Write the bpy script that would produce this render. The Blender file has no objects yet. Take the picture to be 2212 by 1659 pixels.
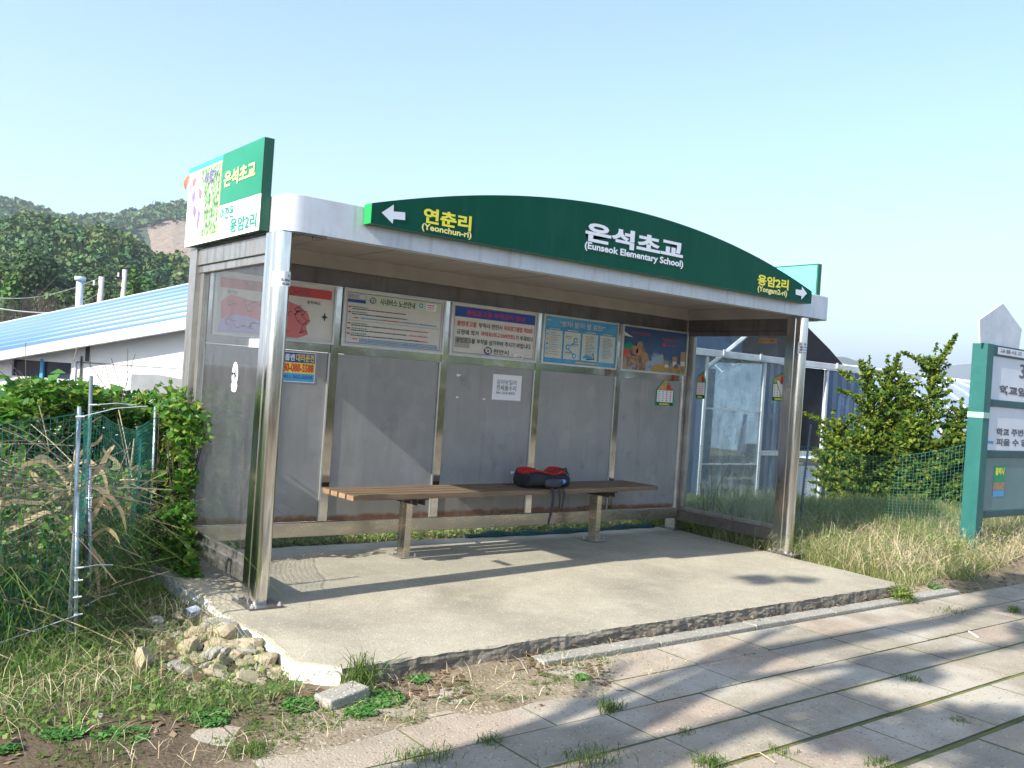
import bpy, math, random
import numpy as np
from mathutils import Vector, Matrix, Euler
random.seed(7); rng = np.random.default_rng(7)
R_ = math.radians
scn = bpy.context.scene
col = scn.collection
# ------------------------------------------------------------------ camera, sky, sun, exposure
CAM = (-2.22119, -5.12814, 1.41286)
EUL = (1.571354, -0.068580, -0.658211)
cd = bpy.data.cameras.new("camera"); cam = bpy.data.objects.new("camera", cd); col.objects.link(cam)
cam.location = CAM; cam.rotation_euler = EUL
cd.sensor_width = 36; cd.lens = 32.2086; cd.clip_start = .05; cd.clip_end = 9000
scn.camera = cam
SUN = Vector((-1.0, -0.10, 0.70)).normalized()          # direction towards the sun
elev = math.asin(SUN.z); azim = math.atan2(SUN.x, SUN.y)
w = bpy.data.worlds.new("World"); scn.world = w; w.use_nodes = True
nt = w.node_tree; bg = nt.nodes["Background"]
sky = nt.nodes.new("ShaderNodeTexSky"); sky.sky_type = 'NISHITA'; sky.sun_disc = False
sky.sun_elevation = elev; sky.sun_rotation = azim % (2*math.pi)
sky.altitude = 50; sky.air_density = 1.15; sky.dust_density = 1.2; sky.ozone_density = 1.6
tn_ = nt.nodes.new("ShaderNodeMix"); tn_.data_type = 'RGBA'; tn_.blend_type = 'MULTIPLY'; tn_.inputs[0].default_value = 1; tn_.inputs[7].default_value = (.92, .985, 1.04, 1)
nt.links.new(sky.outputs[0], tn_.inputs[6]); nt.links.new(tn_.outputs[2], bg.inputs[0]); bg.inputs[1].default_value = 0.13
sd = bpy.data.lights.new("sun", 'SUN'); sun = bpy.data.objects.new("sun", sd); col.objects.link(sun)
sd.energy = 5.0; sd.angle = R_(.5); sd.color = (1, .95, .855)
sun.rotation_euler = SUN.to_track_quat('Z', 'Y').to_euler(); sun.location = (-10, -3, 12)
scn.view_settings.view_transform = 'Standard'; scn.view_settings.look = 'None'
scn.view_settings.exposure = 1.2; scn.view_settings.gamma = 1
scn.cycles.max_bounces = 8; scn.cycles.transparent_max_bounces = 24
scn.cycles.volume_bounces = 0
FPX = 2920.25/1.4756
_M = Euler(EUL).to_matrix(); _C = Vector(CAM)
def pp(u, v, dist):
    "the place a given horizontal distance away in the direction of a spot of the 2212 px wide view"
    r = _M @ Vector(((u-1106)/FPX, (829.5-v)/FPX, -1)); k = math.hypot(r.x, r.y)
    return _C + r*(dist/k)
# ------------------------------------------------------------------ materials
def mat(name, base=(.5,.5,.5), rough=.6, metal=0, spec=.5):
    m = bpy.data.materials.new(name); m.use_nodes = True
    b = m.node_tree.nodes["Principled BSDF"]
    b.inputs["Base Color"].default_value = (*base, 1); b.inputs["Roughness"].default_value = rough
    b.inputs["Metallic"].default_value = metal; b.inputs["Specular IOR Level"].default_value = spec
    return m
def nodes(m): return m.node_tree.nodes, m.node_tree.links, m.node_tree.nodes["Principled BSDF"]
def ramp(N, stops, interp='LINEAR'):
    r = N.new("ShaderNodeValToRGB"); r.color_ramp.interpolation = interp
    e = r.color_ramp.elements
    while len(e) < len(stops): e.new(.5)
    for k, (p, c) in enumerate(stops):
        e[k].position = p; e[k].color = (*c, 1) if len(c) == 3 else c
    return r
def noisy(name, c1, c2, scale=6, rough=.7, metal=0, bump=0, bscale=None, detail=6, coords='Object', spec=.4, c3=None, stretch=(1,1,1), rough2=None):
    "two or three colours mixed by noise, fine speckle and optional bump"
    m = mat(name, c1, rough, metal, spec); N, L, b = nodes(m)
    tc = N.new("ShaderNodeTexCoord"); mp = N.new("ShaderNodeMapping"); mp.inputs["Scale"].default_value = stretch
    L.new(tc.outputs[coords], mp.inputs[0])
    n = N.new("ShaderNodeTexNoise"); n.inputs["Scale"].default_value = scale; n.inputs["Detail"].default_value = detail; n.inputs["Roughness"].default_value = .65
    L.new(mp.outputs[0], n.inputs["Vector"])
    st = [(.35, c1), (.65, c2)] if c3 is None else [(.3, c1), (.5, c2), (.7, c3)]
    r = ramp(N, st); L.new(n.outputs[0], r.inputs[0]); L.new(r.outputs[0], b.inputs["Base Color"])
    if rough2 is not None:
        mr = N.new("ShaderNodeMapRange"); mr.inputs[1].default_value = .35; mr.inputs[2].default_value = .65; mr.inputs[3].default_value = rough; mr.inputs[4].default_value = rough2
        L.new(n.outputs[0], mr.inputs[0]); L.new(mr.outputs[0], b.inputs["Roughness"])
    if bump:
        n2 = N.new("ShaderNodeTexNoise"); n2.inputs["Scale"].default_value = bscale or scale*6; n2.inputs["Detail"].default_value = 5
        L.new(mp.outputs[0], n2.inputs["Vector"])
        bp = N.new("ShaderNodeBump"); bp.inputs["Strength"].default_value = bump; bp.inputs["Distance"].default_value = .01
        L.new(n2.outputs[0], bp.inputs["Height"]); L.new(bp.outputs[0], b.inputs["Normal"])
    return m
def leafy(name, cols, trans=.35, rough=.6):
    "every leaf or blade (a mesh island) takes its own colour; some light passes through it"
    m = mat(name, cols[0], rough, 0, .3); N, L, b = nodes(m)
    g = N.new("ShaderNodeNewGeometry")
    r = ramp(N, [((k+.5)/len(cols), c) for k, c in enumerate(cols)])
    L.new(g.outputs["Random Per Island"], r.inputs[0]); L.new(r.outputs[0], b.inputs["Base Color"])
    t = N.new("ShaderNodeBsdfTranslucent"); L.new(r.outputs[0], t.inputs[0])
    mx = N.new("ShaderNodeMixShader"); mx.inputs[0].default_value = trans
    out = N["Material Output"]; L.new(b.outputs[0], mx.inputs[1]); L.new(t.outputs[0], mx.inputs[2]); L.new(mx.outputs[0], out.inputs[0])
    return m
def glassy(name, tint, rough=.03, dirt=(.6,.6,.58), dirtamt=.10, refl=1.0):
    "clear sheet: tinted see-through, a fresnel reflection and a film of dirt"
    m = bpy.data.materials.new(name); m.use_nodes = True; N = m.node_tree.nodes; L = m.node_tree.links
    N.remove(N["Principled BSDF"]); out = N["Material Output"]
    tr = N.new("ShaderNodeBsdfTransparent"); tr.inputs[0].default_value = (*tint, 1)
    gl = N.new("ShaderNodeBsdfGlossy"); gl.inputs["Roughness"].default_value = rough
    df = N.new("ShaderNodeBsdfDiffuse"); df.inputs[0].default_value = (*dirt, 1)
    tl = N.new("ShaderNodeBsdfTranslucent"); tl.inputs[0].default_value = (*dirt, 1)
    dd = N.new("ShaderNodeMixShader"); dd.inputs[0].default_value = .4; L.new(df.outputs[0], dd.inputs[1]); L.new(tl.outputs[0], dd.inputs[2])
    tc = N.new("ShaderNodeTexCoord"); mp = N.new("ShaderNodeMapping"); mp.inputs["Scale"].default_value = (1, 3, 1.2)
    n = N.new("ShaderNodeTexNoise"); n.inputs["Scale"].default_value = 3; n.inputs["Detail"].default_value = 8; n.inputs["Roughness"].default_value = .7
    L.new(tc.outputs["Object"], mp.inputs[0]); L.new(mp.outputs[0], n.inputs[0])
    mr = N.new("ShaderNodeMapRange"); mr.inputs[1].default_value = .3; mr.inputs[2].default_value = .75; mr.inputs[3].default_value = dirtamt*.3; mr.inputs[4].default_value = dirtamt*2
    L.new(n.outputs[0], mr.inputs[0])
    m1 = N.new("ShaderNodeMixShader"); L.new(mr.outputs[0], m1.inputs[0]); L.new(tr.outputs[0], m1.inputs[1]); L.new(dd.outputs[0], m1.inputs[2])
    fr = N.new("ShaderNodeFresnel"); fr.inputs[0].default_value = 1.5
    ml = N.new("ShaderNodeMath"); ml.operation = 'MULTIPLY'; ml.inputs[1].default_value = refl; L.new(fr.outputs[0], ml.inputs[0])
    ge = N.new("ShaderNodeNewGeometry"); iv = N.new("ShaderNodeMath"); iv.operation = 'SUBTRACT'; iv.inputs[0].default_value = 1; L.new(ge.outputs["Backfacing"], iv.inputs[1])
    mo_ = N.new("ShaderNodeMath"); mo_.operation = 'MULTIPLY'; L.new(ml.outputs[0], mo_.inputs[0]); L.new(iv.outputs[0], mo_.inputs[1]); ml = mo_
    m2 = N.new("ShaderNodeMixShader"); L.new(ml.outputs[0], m2.inputs[0]); L.new(m1.outputs[0], m2.inputs[1]); L.new(gl.outputs[0], m2.inputs[2])
    L.new(m2.outputs[0], out.inputs[0]); return m

M = {}
M['steel'] = noisy('stainless_steel', (.80,.79,.77), (.58,.57,.54), 5, .08, 1, .02, 3, stretch=(6,6,.5), rough2=.24)
M['mirror'] = noisy('polished_steel', (.58,.57,.54), (.44,.43,.41), 8, .05, 1, .04, 3, rough2=.12)
M['frame'] = noisy('brushed_steel', (.50,.48,.45), (.38,.36,.34), 6, .34, .85, .03, 60, rough2=.5)
M['rail'] = noisy('steel_floor_glow_tint', (.62,.56,.47), (.48,.43,.36), 3, .22, .95, .03, 20, stretch=(1,1,4), rough2=.38)  # warm base tint stands in for the golden reflection of the floor
M['header'] = noisy('dull_steel', (.22,.20,.20), (.16,.15,.15), 5, .38, .7)
M['alu'] = noisy('silver_painted_metal', (.60,.62,.66), (.50,.52,.57), 3, .35, .35, .02, 200, spec=.5)
M['ceil'] = noisy('ceiling_board', (.40,.36,.33), (.32,.29,.27), 2.5, .6, 0, 0)
M['panel'] = noisy('grey_board', (.31,.30,.29), (.25,.248,.245), 2.2, .38, 0, 0, spec=.5)
def rust_panel():
    m = M['panel']; N, L, b = nodes(m)
    tc = N.new("ShaderNodeTexCoord"); sp = N.new("ShaderNodeSeparateXYZ"); L.new(tc.outputs["Object"], sp.inputs[0])
    n = N.new("ShaderNodeTexNoise"); n.inputs["Scale"].default_value = 9; L.new(tc.outputs["Object"], n.inputs[0])
    a = N.new("ShaderNodeMath"); a.operation = 'MULTIPLY_ADD'; a.inputs[1].default_value = -.07; L.new(n.outputs[0], a.inputs[0]); L.new(sp.outputs[2], a.inputs[2])
    r = ramp(N, [(.235, (.16,.07,.03)), (.262, (0,0,0))]); r.color_ramp.elements[0].color = (1,1,1,1)
    L.new(a.outputs[0], r.inputs[0])
    mx = N.new("ShaderNodeMix"); mx.data_type = 'RGBA'; mx.inputs[7].default_value = (.17,.075,.035,1)
    old = b.inputs["Base Color"].links[0].from_socket
    L.new(r.outputs[0], mx.inputs[0]); L.new(old, mx.inputs[6]); L.new(mx.outputs[2], b.inputs["Base Color"])
rust_panel()
M['glass'] = glassy('smoked_glass', (.955,.965,.965), .02, dirtamt=.035)
M['glassR'] = glassy('dusty_glass', (.90,.94,.95), .04, dirtamt=.11)
M['green'] = noisy('dark_green_sheet', (.001,.058,.034), (.002,.070,.042), 1.5, .45, 0, 0, spec=.12)
M['greenL'] = noisy('green_sheet', (.0,.19,.095), (.01,.23,.12), 2, .35, 0, 0, spec=.5)
M['greencap'] = mat('sunlit_green_edge_tint', (.01,.30,.07), .5)  # sun on the sign's left end, painted in as a brighter green
M['gedge'] = mat('deep_green_edge', (.008,.09,.05), .45)
M['white'] = noisy('white_sheet', (.80,.80,.80), (.72,.72,.72), 3, .4)
M['letter'] = mat('white_lettering', (.72,.74,.80), .5); M['yellow'] = mat('yellow_lettering', (.78,.72,.05), .5)
M['pyel'] = mat('pale_yellow_lettering', (.80,.74,.25), .5)
M['cyan'] = mat('cyan_sheet', (.12,.72,.70), .5); M['sky_blue'] = mat('sky_blue_print', (.05,.45,.62), .5)
M['black'] = mat('black_ink', (.015,.015,.018), .5); M['grey_ink'] = mat('grey_ink', (.10,.10,.11), .5)
M['red'] = mat('red_ink', (.55,.03,.02), .5); M['blue'] = mat('blue_ink', (.02,.06,.32), .5)
M['blue2'] = mat('light_blue_ink', (.06,.30,.55), .5); M['pale'] = noisy('pale_paper', (.66,.64,.60), (.58,.56,.52), 4, .5)
M['paper'] = mat('white_paper', (.78,.78,.82), .6); M['pink'] = mat('pink_print', (.60,.16,.16), .5)
M['pinkband'] = mat('red_band', (.55,.06,.06), .5); M['lav'] = mat('lavender_print', (.42,.34,.62), .5)
M['gink'] = mat('green_ink', (.0,.25,.12), .5); M['teal_ink'] = mat('teal_ink', (.0,.30,.20), .5); M['orange'] = mat('orange_ink', (.70,.22,.03), .5)
M['yelband'] = mat('yellow_band', (.80,.62,.03), .5); M['purple'] = mat('violet_ink', (.22,.15,.42), .5)
M['bframe'] = noisy('aluminium_frame', (.62,.62,.60), (.5,.5,.48), 6, .35, .6)
M['wood'] = noisy('worn_timber', (.25,.17,.10), (.18,.12,.072), 3, .6, 0, .4, 20, stretch=(1,14,14), c3=(.11,.062,.035))
M['wood_end'] = noisy('timber_end_grain', (.40,.26,.15), (.26,.15,.08), 12, .8, 0, .3, 40)
M['bracket'] = mat('dark_bracket', (.06,.055,.05), .6, .3)
M['concrete'] = noisy('old_concrete', (.43,.39,.30), (.345,.31,.235), 1.6, .9, 0, .35, 110, 9, spec=.2, c3=(.41,.37,.29))
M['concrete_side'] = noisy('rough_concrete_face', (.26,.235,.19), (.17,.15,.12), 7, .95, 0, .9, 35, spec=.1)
M['whitewash'] = noisy('whitewashed_concrete', (.85,.85,.82), (.70,.67,.60), 6, .9, 0, .5, 25, c3=(.45,.42,.35))
def speck(m, dens=180, dark=(.12,.10,.09), lite=(.75,.72,.66), amt=.045):
    "tiny stones and pits over what the material already is"
    N, L, b = nodes(m)
    tc = N.new("ShaderNodeTexCoord"); v = N.new("ShaderNodeTexVoronoi"); v.inputs["Scale"].default_value = dens
    L.new(tc.outputs["Object"], v.inputs[0]); sp = N.new("ShaderNodeSeparateColor"); L.new(v.outputs["Color"], sp.inputs[0])
    old = b.inputs["Base Color"].links[0].from_socket
    for ch, c, th in ((0, dark, 1-amt), (1, lite, 1-amt*.8)):
        g = N.new("ShaderNodeMath"); g.operation = 'GREATER_THAN'; g.inputs[1].default_value = th; L.new(sp.outputs[ch], g.inputs[0])
        q = N.new("ShaderNodeMath"); q.operation = 'MULTIPLY'; q.inputs[1].default_value = .65; L.new(g.outputs[0], q.inputs[0])
        mx = N.new("ShaderNodeMix"); mx.data_type = 'RGBA'; mx.inputs[7].default_value = (*c, 1)
        L.new(q.outputs[0], mx.inputs[0]); L.new(old, mx.inputs[6]); old = mx.outputs[2]
    L.new(old, b.inputs["Base Color"])
def blotch(m, c=(.22,.20,.17), scale=.9, lo=.52, hi=.75, amt=.55, detail=5):
    N, L, b = nodes(m); tc = N.new("ShaderNodeTexCoord"); n = N.new("ShaderNodeTexNoise"); n.inputs["Scale"].default_value = scale; n.inputs["Detail"].default_value = detail
    L.new(tc.outputs["Object"], n.inputs[0]); mr = N.new("ShaderNodeMapRange"); mr.inputs[1].default_value = lo; mr.inputs[2].default_value = hi; mr.inputs[4].default_value = amt
    L.new(n.outputs[0], mr.inputs[0]); old = b.inputs["Base Color"].links[0].from_socket
    mx = N.new("ShaderNodeMix"); mx.data_type = 'RGBA'; mx.inputs[7].default_value = (*c, 1)
    L.new(mr.outputs[0], mx.inputs[0]); L.new(old, mx.inputs[6]); L.new(mx.outputs[2], b.inputs["Base Color"])
blotch(M['concrete'], (.14,.125,.10), 1.1, .50, .70, .62, 10); blotch(M['concrete'], (.44,.39,.29), 2.2, .55, .7, .5); speck(M['concrete'], 150, (.17,.15,.12), (.58,.54,.46), .045)
def paver_mat():
    m = noisy('paving_slab', (.375,.33,.26), (.295,.26,.205), 5, .92, 0, .6, 90, 8, spec=.15); N, L, b = nodes(m)
    g = N.new("ShaderNodeNewGeometry")
    r = ramp(N, [(0, (.88,.89,.88)), (.45, (1,.98,.95)), (.8, (1.03,.94,.91)), (1, (1.08,1.03,1.0))]); L.new(g.outputs["Random Per Island"], r.inputs[0])
    old = b.inputs["Base Color"].links[0].from_socket
    mx = N.new("ShaderNodeMix"); mx.data_type = 'RGBA'; mx.blend_type = 'MULTIPLY'; mx.inputs[0].default_value = 1
    L.new(old, mx.inputs[6]); L.new(r.outputs[0], mx.inputs[7]); L.new(mx.outputs[2], b.inputs["Base Color"])
    blotch(m, (.44,.40,.33), 1.3, .5, .62, .8); blotch(m, (.26,.19,.165), 2.3, .58, .75, .30); blotch(m, (.16,.14,.115), 3.7, .55, .75, .35); speck(m, 120, (.12,.10,.08), (.52,.46,.38), .03)
    return m
M['paver'] = paver_mat()
M['kerb'] = noisy('kerb_concrete', (.33,.31,.26), (.26,.245,.205), 3, .9, 0, .4, 90); speck(M['kerb'], 130)
M['moss'] = noisy('mossy_joint', (.11,.17,.02), (.15,.15,.05), 7, .95, 0, .8, 60, c3=(.08,.11,.02))
def soil_mat():
    m = noisy('sandy_soil', (.34,.285,.20), (.25,.20,.14), 3, .95, 0, .8, 60, 9, spec=.1, c3=(.17,.13,.085)); speck(m, 90, (.07,.05,.035), (.5,.45,.36), .08)
    blotch(m, (.12,.10,.05), .45, .5, .7, .6)
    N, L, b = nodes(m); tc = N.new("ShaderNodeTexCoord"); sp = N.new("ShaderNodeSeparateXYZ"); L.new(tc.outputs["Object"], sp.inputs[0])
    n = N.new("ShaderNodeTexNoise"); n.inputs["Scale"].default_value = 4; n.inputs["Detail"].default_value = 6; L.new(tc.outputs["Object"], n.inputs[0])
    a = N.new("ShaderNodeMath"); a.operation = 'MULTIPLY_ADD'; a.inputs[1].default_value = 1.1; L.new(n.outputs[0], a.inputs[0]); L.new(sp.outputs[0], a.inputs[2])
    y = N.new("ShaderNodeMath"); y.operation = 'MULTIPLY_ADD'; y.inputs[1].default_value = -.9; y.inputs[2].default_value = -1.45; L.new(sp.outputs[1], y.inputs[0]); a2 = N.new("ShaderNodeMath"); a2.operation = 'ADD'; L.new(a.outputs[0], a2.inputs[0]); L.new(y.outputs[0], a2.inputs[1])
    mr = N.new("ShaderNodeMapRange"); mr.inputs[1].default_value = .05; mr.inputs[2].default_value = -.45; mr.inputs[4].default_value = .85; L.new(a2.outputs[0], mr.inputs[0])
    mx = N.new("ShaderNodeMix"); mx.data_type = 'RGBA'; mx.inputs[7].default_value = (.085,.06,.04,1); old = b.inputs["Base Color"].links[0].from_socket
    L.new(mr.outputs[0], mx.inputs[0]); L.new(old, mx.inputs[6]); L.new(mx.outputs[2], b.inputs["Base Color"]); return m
M['soil'] = soil_mat()
M['asphalt'] = noisy('asphalt', (.055,.055,.057), (.045,.045,.047), 6, .9, 0, .4, 120)
M['netg'] = mat('green_net_cord', (.03,.24,.19), .5); M['netr'] = mat('pale_green_net_cord', (.10,.30,.24), .5)
M['pipe'] = noisy('galvanised_pipe', (.38,.44,.47), (.20,.27,.31), 14, .35, .5, 0); M['pole'] = noisy('weathered_cane', (.06,.09,.12), (.12,.15,.17), 8, .5)
M['tie'] = mat('plastic_tie', (.75,.77,.78), .4)
M['straw'] = leafy('dry_leaf', [(.68,.54,.33), (.76,.64,.43), (.56,.42,.24), (.82,.72,.53)], .3)
M['grass'] = leafy('grass_blades', [(.10,.21,.04), (.16,.27,.06), (.26,.31,.08), (.42,.38,.16), (.13,.24,.05), (.52,.45,.24), (.22,.30,.08)], .45)
M['weed'] = leafy('weed_stems', [(.09,.22,.045), (.14,.29,.055), (.24,.34,.06), (.10,.24,.05), (.48,.41,.24), (.07,.18,.045), (.15,.30,.07), (.34,.29,.17), (.20,.33,.06)], .5)
M['vine'] = leafy('vine_leaves', [(.05,.16,.02), (.09,.24,.03), (.17,.32,.04), (.06,.19,.03), (.28,.34,.06)], .45, .4)
M['bigleaf'] = leafy('broad_leaf', [(.05,.17,.02), (.09,.25,.03)], .45, .35)
M['clover'] = leafy('low_weed_leaves', [(.06,.19,.04), (.10,.27,.06), (.14,.30,.07)], .4)
M['litterleaf'] = leafy('fallen_leaves', [(.13,.07,.045), (.20,.12,.07), (.10,.065,.05), (.30,.22,.13)], .15)
M['yew'] = leafy('conifer_sprays', [(.05,.13,.02), (.09,.19,.025), (.20,.28,.03), (.34,.36,.04), (.06,.14,.025)], .5)
M['forest'] = leafy('forest_foliage', [(.020,.045,.012), (.035,.065,.016), (.055,.085,.022), (.075,.10,.03), (.03,.06,.02)], .2)
M['pine'] = leafy('bright_pine', [(.03,.10,.015), (.06,.15,.02), (.09,.19,.03)], .3)
M['brush'] = leafy('bare_brush', [(.16,.12,.10), (.11,.08,.065), (.22,.18,.15)], .1)
M['bark'] = noisy('bark', (.10,.075,.05), (.05,.04,.03), 9, .9, 0, .6)
M['stone'] = noisy('tan_rubble', (.54,.46,.31), (.42,.345,.225), 7, .9, 0, .8, 30, c3=(.58,.52,.40)); M['stone2'] = noisy('grey_stone', (.46,.43,.38), (.36,.34,.30), 9, .9, 0, .6); M['stone3'] = noisy('brown_stone', (.20,.14,.11), (.14,.10,.08), 9, .9, 0, .6)
#marks of age
def streak(m, c, amt, lo=.52, hi=.72, sc=(9, 9, .8)):
    "runs left by rain: noise drawn out downwards"
    N, L, b = nodes(m); tc = N.new("ShaderNodeTexCoord"); mp = N.new("ShaderNodeMapping"); mp.inputs["Scale"].default_value = sc; n = N.new("ShaderNodeTexNoise"); n.inputs["Scale"].default_value = 2.2; n.inputs["Detail"].default_value = 7
    L.new(tc.outputs["Object"], mp.inputs[0]); L.new(mp.outputs[0], n.inputs[0]); mr = N.new("ShaderNodeMapRange"); mr.inputs[1].default_value = lo; mr.inputs[2].default_value = hi; mr.inputs[4].default_value = amt
    L.new(n.outputs[0], mr.inputs[0]); old = b.inputs["Base Color"].links[0].from_socket
    mx = N.new("ShaderNodeMix"); mx.data_type = 'RGBA'; mx.inputs[7].default_value = (*c, 1); L.new(mr.outputs[0], mx.inputs[0]); L.new(old, mx.inputs[6]); L.new(mx.outputs[2], b.inputs["Base Color"])
streak(M['alu'], (.27,.25,.22), .45); streak(M['panel'], (.42,.41,.40), .22, .55, .75); streak(M['panel'], (.16,.155,.15), .35, .56, .72, (5, 5, .6)); streak(M['green'], (.012,.085,.055), .5); streak(M['frame'], (.16,.13,.10), .5); streak(M['header'], (.10,.085,.07), .5)
blotch(M['alu'], (.30,.27,.23), 5, .55, .8, .35); blotch(M['panel'], (.38,.37,.36), 3.5, .58, .63, .25); blotch(M['panel'], (.15,.145,.14), 6, .62, .74, .45); blotch(M['green'], (.008,.075,.05), 4, .5, .8, .5); blotch(M['white'], (.6,.58,.5), 5, .6, .8, .3)
blotch(M['stone'], (.28,.22,.14), 14, .5, .75, .7); blotch(M['stone2'], (.20,.16,.11), 14, .45, .7, .7)
# ------------------------------------------------------------------ mesh helpers
class MB:
    "collects shapes, links them as one mesh object"
    def __init__(s): s.v = []; s.f = []; s.m = []; s.mats = []
    def mi(s, m):
        if m not in s.mats: s.mats.append(m)
        return s.mats.index(m)
    def add(s, vs, fs, m):
        o = len(s.v); s.v += [tuple(p) for p in vs]; k = s.mi(m)
        for f in fs: s.f.append(tuple(i+o for i in f)); s.m.append(k)
    def box(s, x0, x1, y0, y1, z0, z1, m, mtx=None):
        vs = [Vector((x, y, z)) for x in (x0, x1) for y in (y0, y1) for z in (z0, z1)]
        if mtx: vs = [mtx @ p for p in vs]
        s.add(vs, [(0,1,3,2), (4,6,7,5), (0,4,5,1), (2,3,7,6), (0,2,6,4), (1,5,7,3)], m)
    def quad(s, a, b, c, d, m): s.add([a, b, c, d], [(0,1,2,3)], m)
    def prism(s, pts, ax, a, b, m, caps=True):
        "polygon pts in the plane across axis ax, from a to b along it"
        def P(p, t):
            q = list(p); q.insert(ax, t); return tuple(q)
        n = len(pts); vs = [P(p, a) for p in pts] + [P(p, b) for p in pts]
        fs = [(i, (i+1) % n, (i+1) % n+n, i+n) for i in range(n)]
        if caps: fs += [tuple(range(n))[::-1], tuple(range(n, 2*n))]
        s.add(vs, fs, m)
    def tube(s, pts, r, m, n=8, caps=True):
        pts = [Vector(p) for p in pts]; rr = r if isinstance(r, (list, tuple)) else [r]*len(pts)
        vs = []; up = Vector((0, 0, 1))
        for i, p in enumerate(pts):
            d = (pts[min(i+1, len(pts)-1)] - pts[max(i-1, 0)]).normalized()
            a = d.cross(up if abs(d.z) < .95 else Vector((1, 0, 0))).normalized(); b = d.cross(a)
            for k in range(n):
                t = 2*math.pi*k/n; vs.append(p + (a*math.cos(t) + b*math.sin(t))*rr[i])
        fs = [(i*n+k, i*n+(k+1) % n, (i+1)*n+(k+1) % n, (i+1)*n+k) for i in range(len(pts)-1) for k in range(n)]
        if caps: fs += [tuple(range(n))[::-1], tuple((len(pts)-1)*n+k for k in range(n))]
        s.add(vs, fs, m)
    def ribbon(s, pts, wd, m, nrm=Vector((0, -1, 0))):
        pts = [Vector(p) for p in pts]; ws = wd if isinstance(wd, (list, tuple)) else [wd]*len(pts); vs = []
        for i, p in enumerate(pts):
            d = (pts[min(i+1, len(pts)-1)] - pts[max(i-1, 0)]); a = d.cross(nrm)
            if a.length < 1e-6: a = Vector((1, 0, 0))
            a.normalize(); vs += [p - a*ws[i]/2, p + a*ws[i]/2]
        s.add(vs, [(2*i, 2*i+1, 2*i+3, 2*i+2) for i in range(len(pts)-1)], m)
    def build(s, name, parent=None, smooth=False, bevel=0, loc=None):
        me = bpy.data.meshes.new(name)
        vs = s.v
        if loc is not None: vs = [(a-loc[0], b-loc[1], c-loc[2]) for a, b, c in vs]
        me.from_pydata(vs, [], s.f); me.update()
        for m in s.mats: me.materials.append(m)
        me.polygons.foreach_set("material_index", s.m)
        if smooth: me.polygons.foreach_set("use_smooth", [True]*len(s.f))
        o = bpy.data.objects.new(name, me); col.objects.link(o)
        if parent: o.parent = parent
        if loc is not None: o.location = loc
        if bevel:
            b = o.modifiers.new("bevel", 'BEVEL'); b.width = bevel; b.segments = 2; b.limit_method = 'ANGLE'; b.angle_limit = R_(50)
        return o
def tag(o, label=None, cat=None, group=None, kind=None):
    if label: o['label'] = label
    if cat: o['category'] = cat
    if group: o['group'] = group
    if kind: o['kind'] = kind
    return o
def empty(name, label, cat, loc=(0, 0, 0), group=None):
    "the thing itself, standing at its base; its parts are built in place and parented to it"
    o = bpy.data.objects.new(name, None); col.objects.link(o); o.location = loc; o.empty_display_size = .1
    return tag(o, label, cat, group)
def adopt(root, *parts):
    for p in parts:
        p.parent = root; p.matrix_parent_inverse = Matrix.Translation(-Vector(root.location))
    return root
def qmesh(name, V, F, mats, midx=None, parent=None):
    "fast mesh from numpy verts (n,3) and quad faces (m,4); a quad whose last two corners agree is a triangle"
    me = bpy.data.meshes.new(name); me.vertices.add(len(V)); me.vertices.foreach_set("co", np.asarray(V, np.float32).ravel())
    tri = F[:, 2] == F[:, 3]; cnt = np.where(tri, 3, 4).astype(np.int32)
    flat = F.ravel()[np.stack([np.ones(len(F), bool)]*3 + [~tri], 1).ravel()]
    me.loops.add(len(flat)); me.loops.foreach_set("vertex_index", flat.astype(np.int32))
    me.polygons.add(len(F)); st = np.zeros(len(F), np.int32); st[1:] = np.cumsum(cnt)[:-1]
    me.polygons.foreach_set("loop_start", st); me.polygons.foreach_set("loop_total", cnt)
    if midx is not None: me.polygons.foreach_set("material_index", midx.astype(np.int32))
    for m in mats: me.materials.append(m)
    me.update(calc_edges=True); me.validate()
    o = bpy.data.objects.new(name, me); col.objects.link(o)
    if parent: o.parent = parent
    return o
def blades(P, h, wd, lean=.5, droop=.4):
    "curved grass blades at base points P (n,3)"
    n = len(P); h = np.broadcast_to(h, n)*rng.uniform(.6, 1.25, n); wd = np.broadcast_to(wd, n)
    a = rng.uniform(0, 2*np.pi, n); L = rng.normal(0, lean, n)
    d = np.stack([np.cos(a), np.sin(a), 0*a], 1); b = rng.uniform(0, 2*np.pi, n); s = np.stack([np.cos(b), np.sin(b), 0*b], 1)*wd[:, None]/2
    up = np.array([0, 0, 1.])
    m1 = P + up*(h*.5)[:, None] + d*(h*L*.35)[:, None]
    m2 = P + up*(h*(.82-.1*np.abs(L)))[:, None] + d*(h*L*.9)[:, None]
    dr = rng.uniform(0, droop, n)
    t = P + up*(h*(1-.35*np.abs(L)-dr))[:, None] + d*(h*(L*1.3+np.sign(L)*dr*.7))[:, None]
    V = np.stack([P-s, P+s, m1-s*.9, m1+s*.9, m2-s*.6, m2+s*.6, t], 1).reshape(-1, 3)
    o = (np.arange(n)*7)[:, None]
    F = np.concatenate([o+[0,1,3,2], o+[2,3,5,4], o+[4,5,6,6]], 1).reshape(-1, 4)
    return V, F
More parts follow.
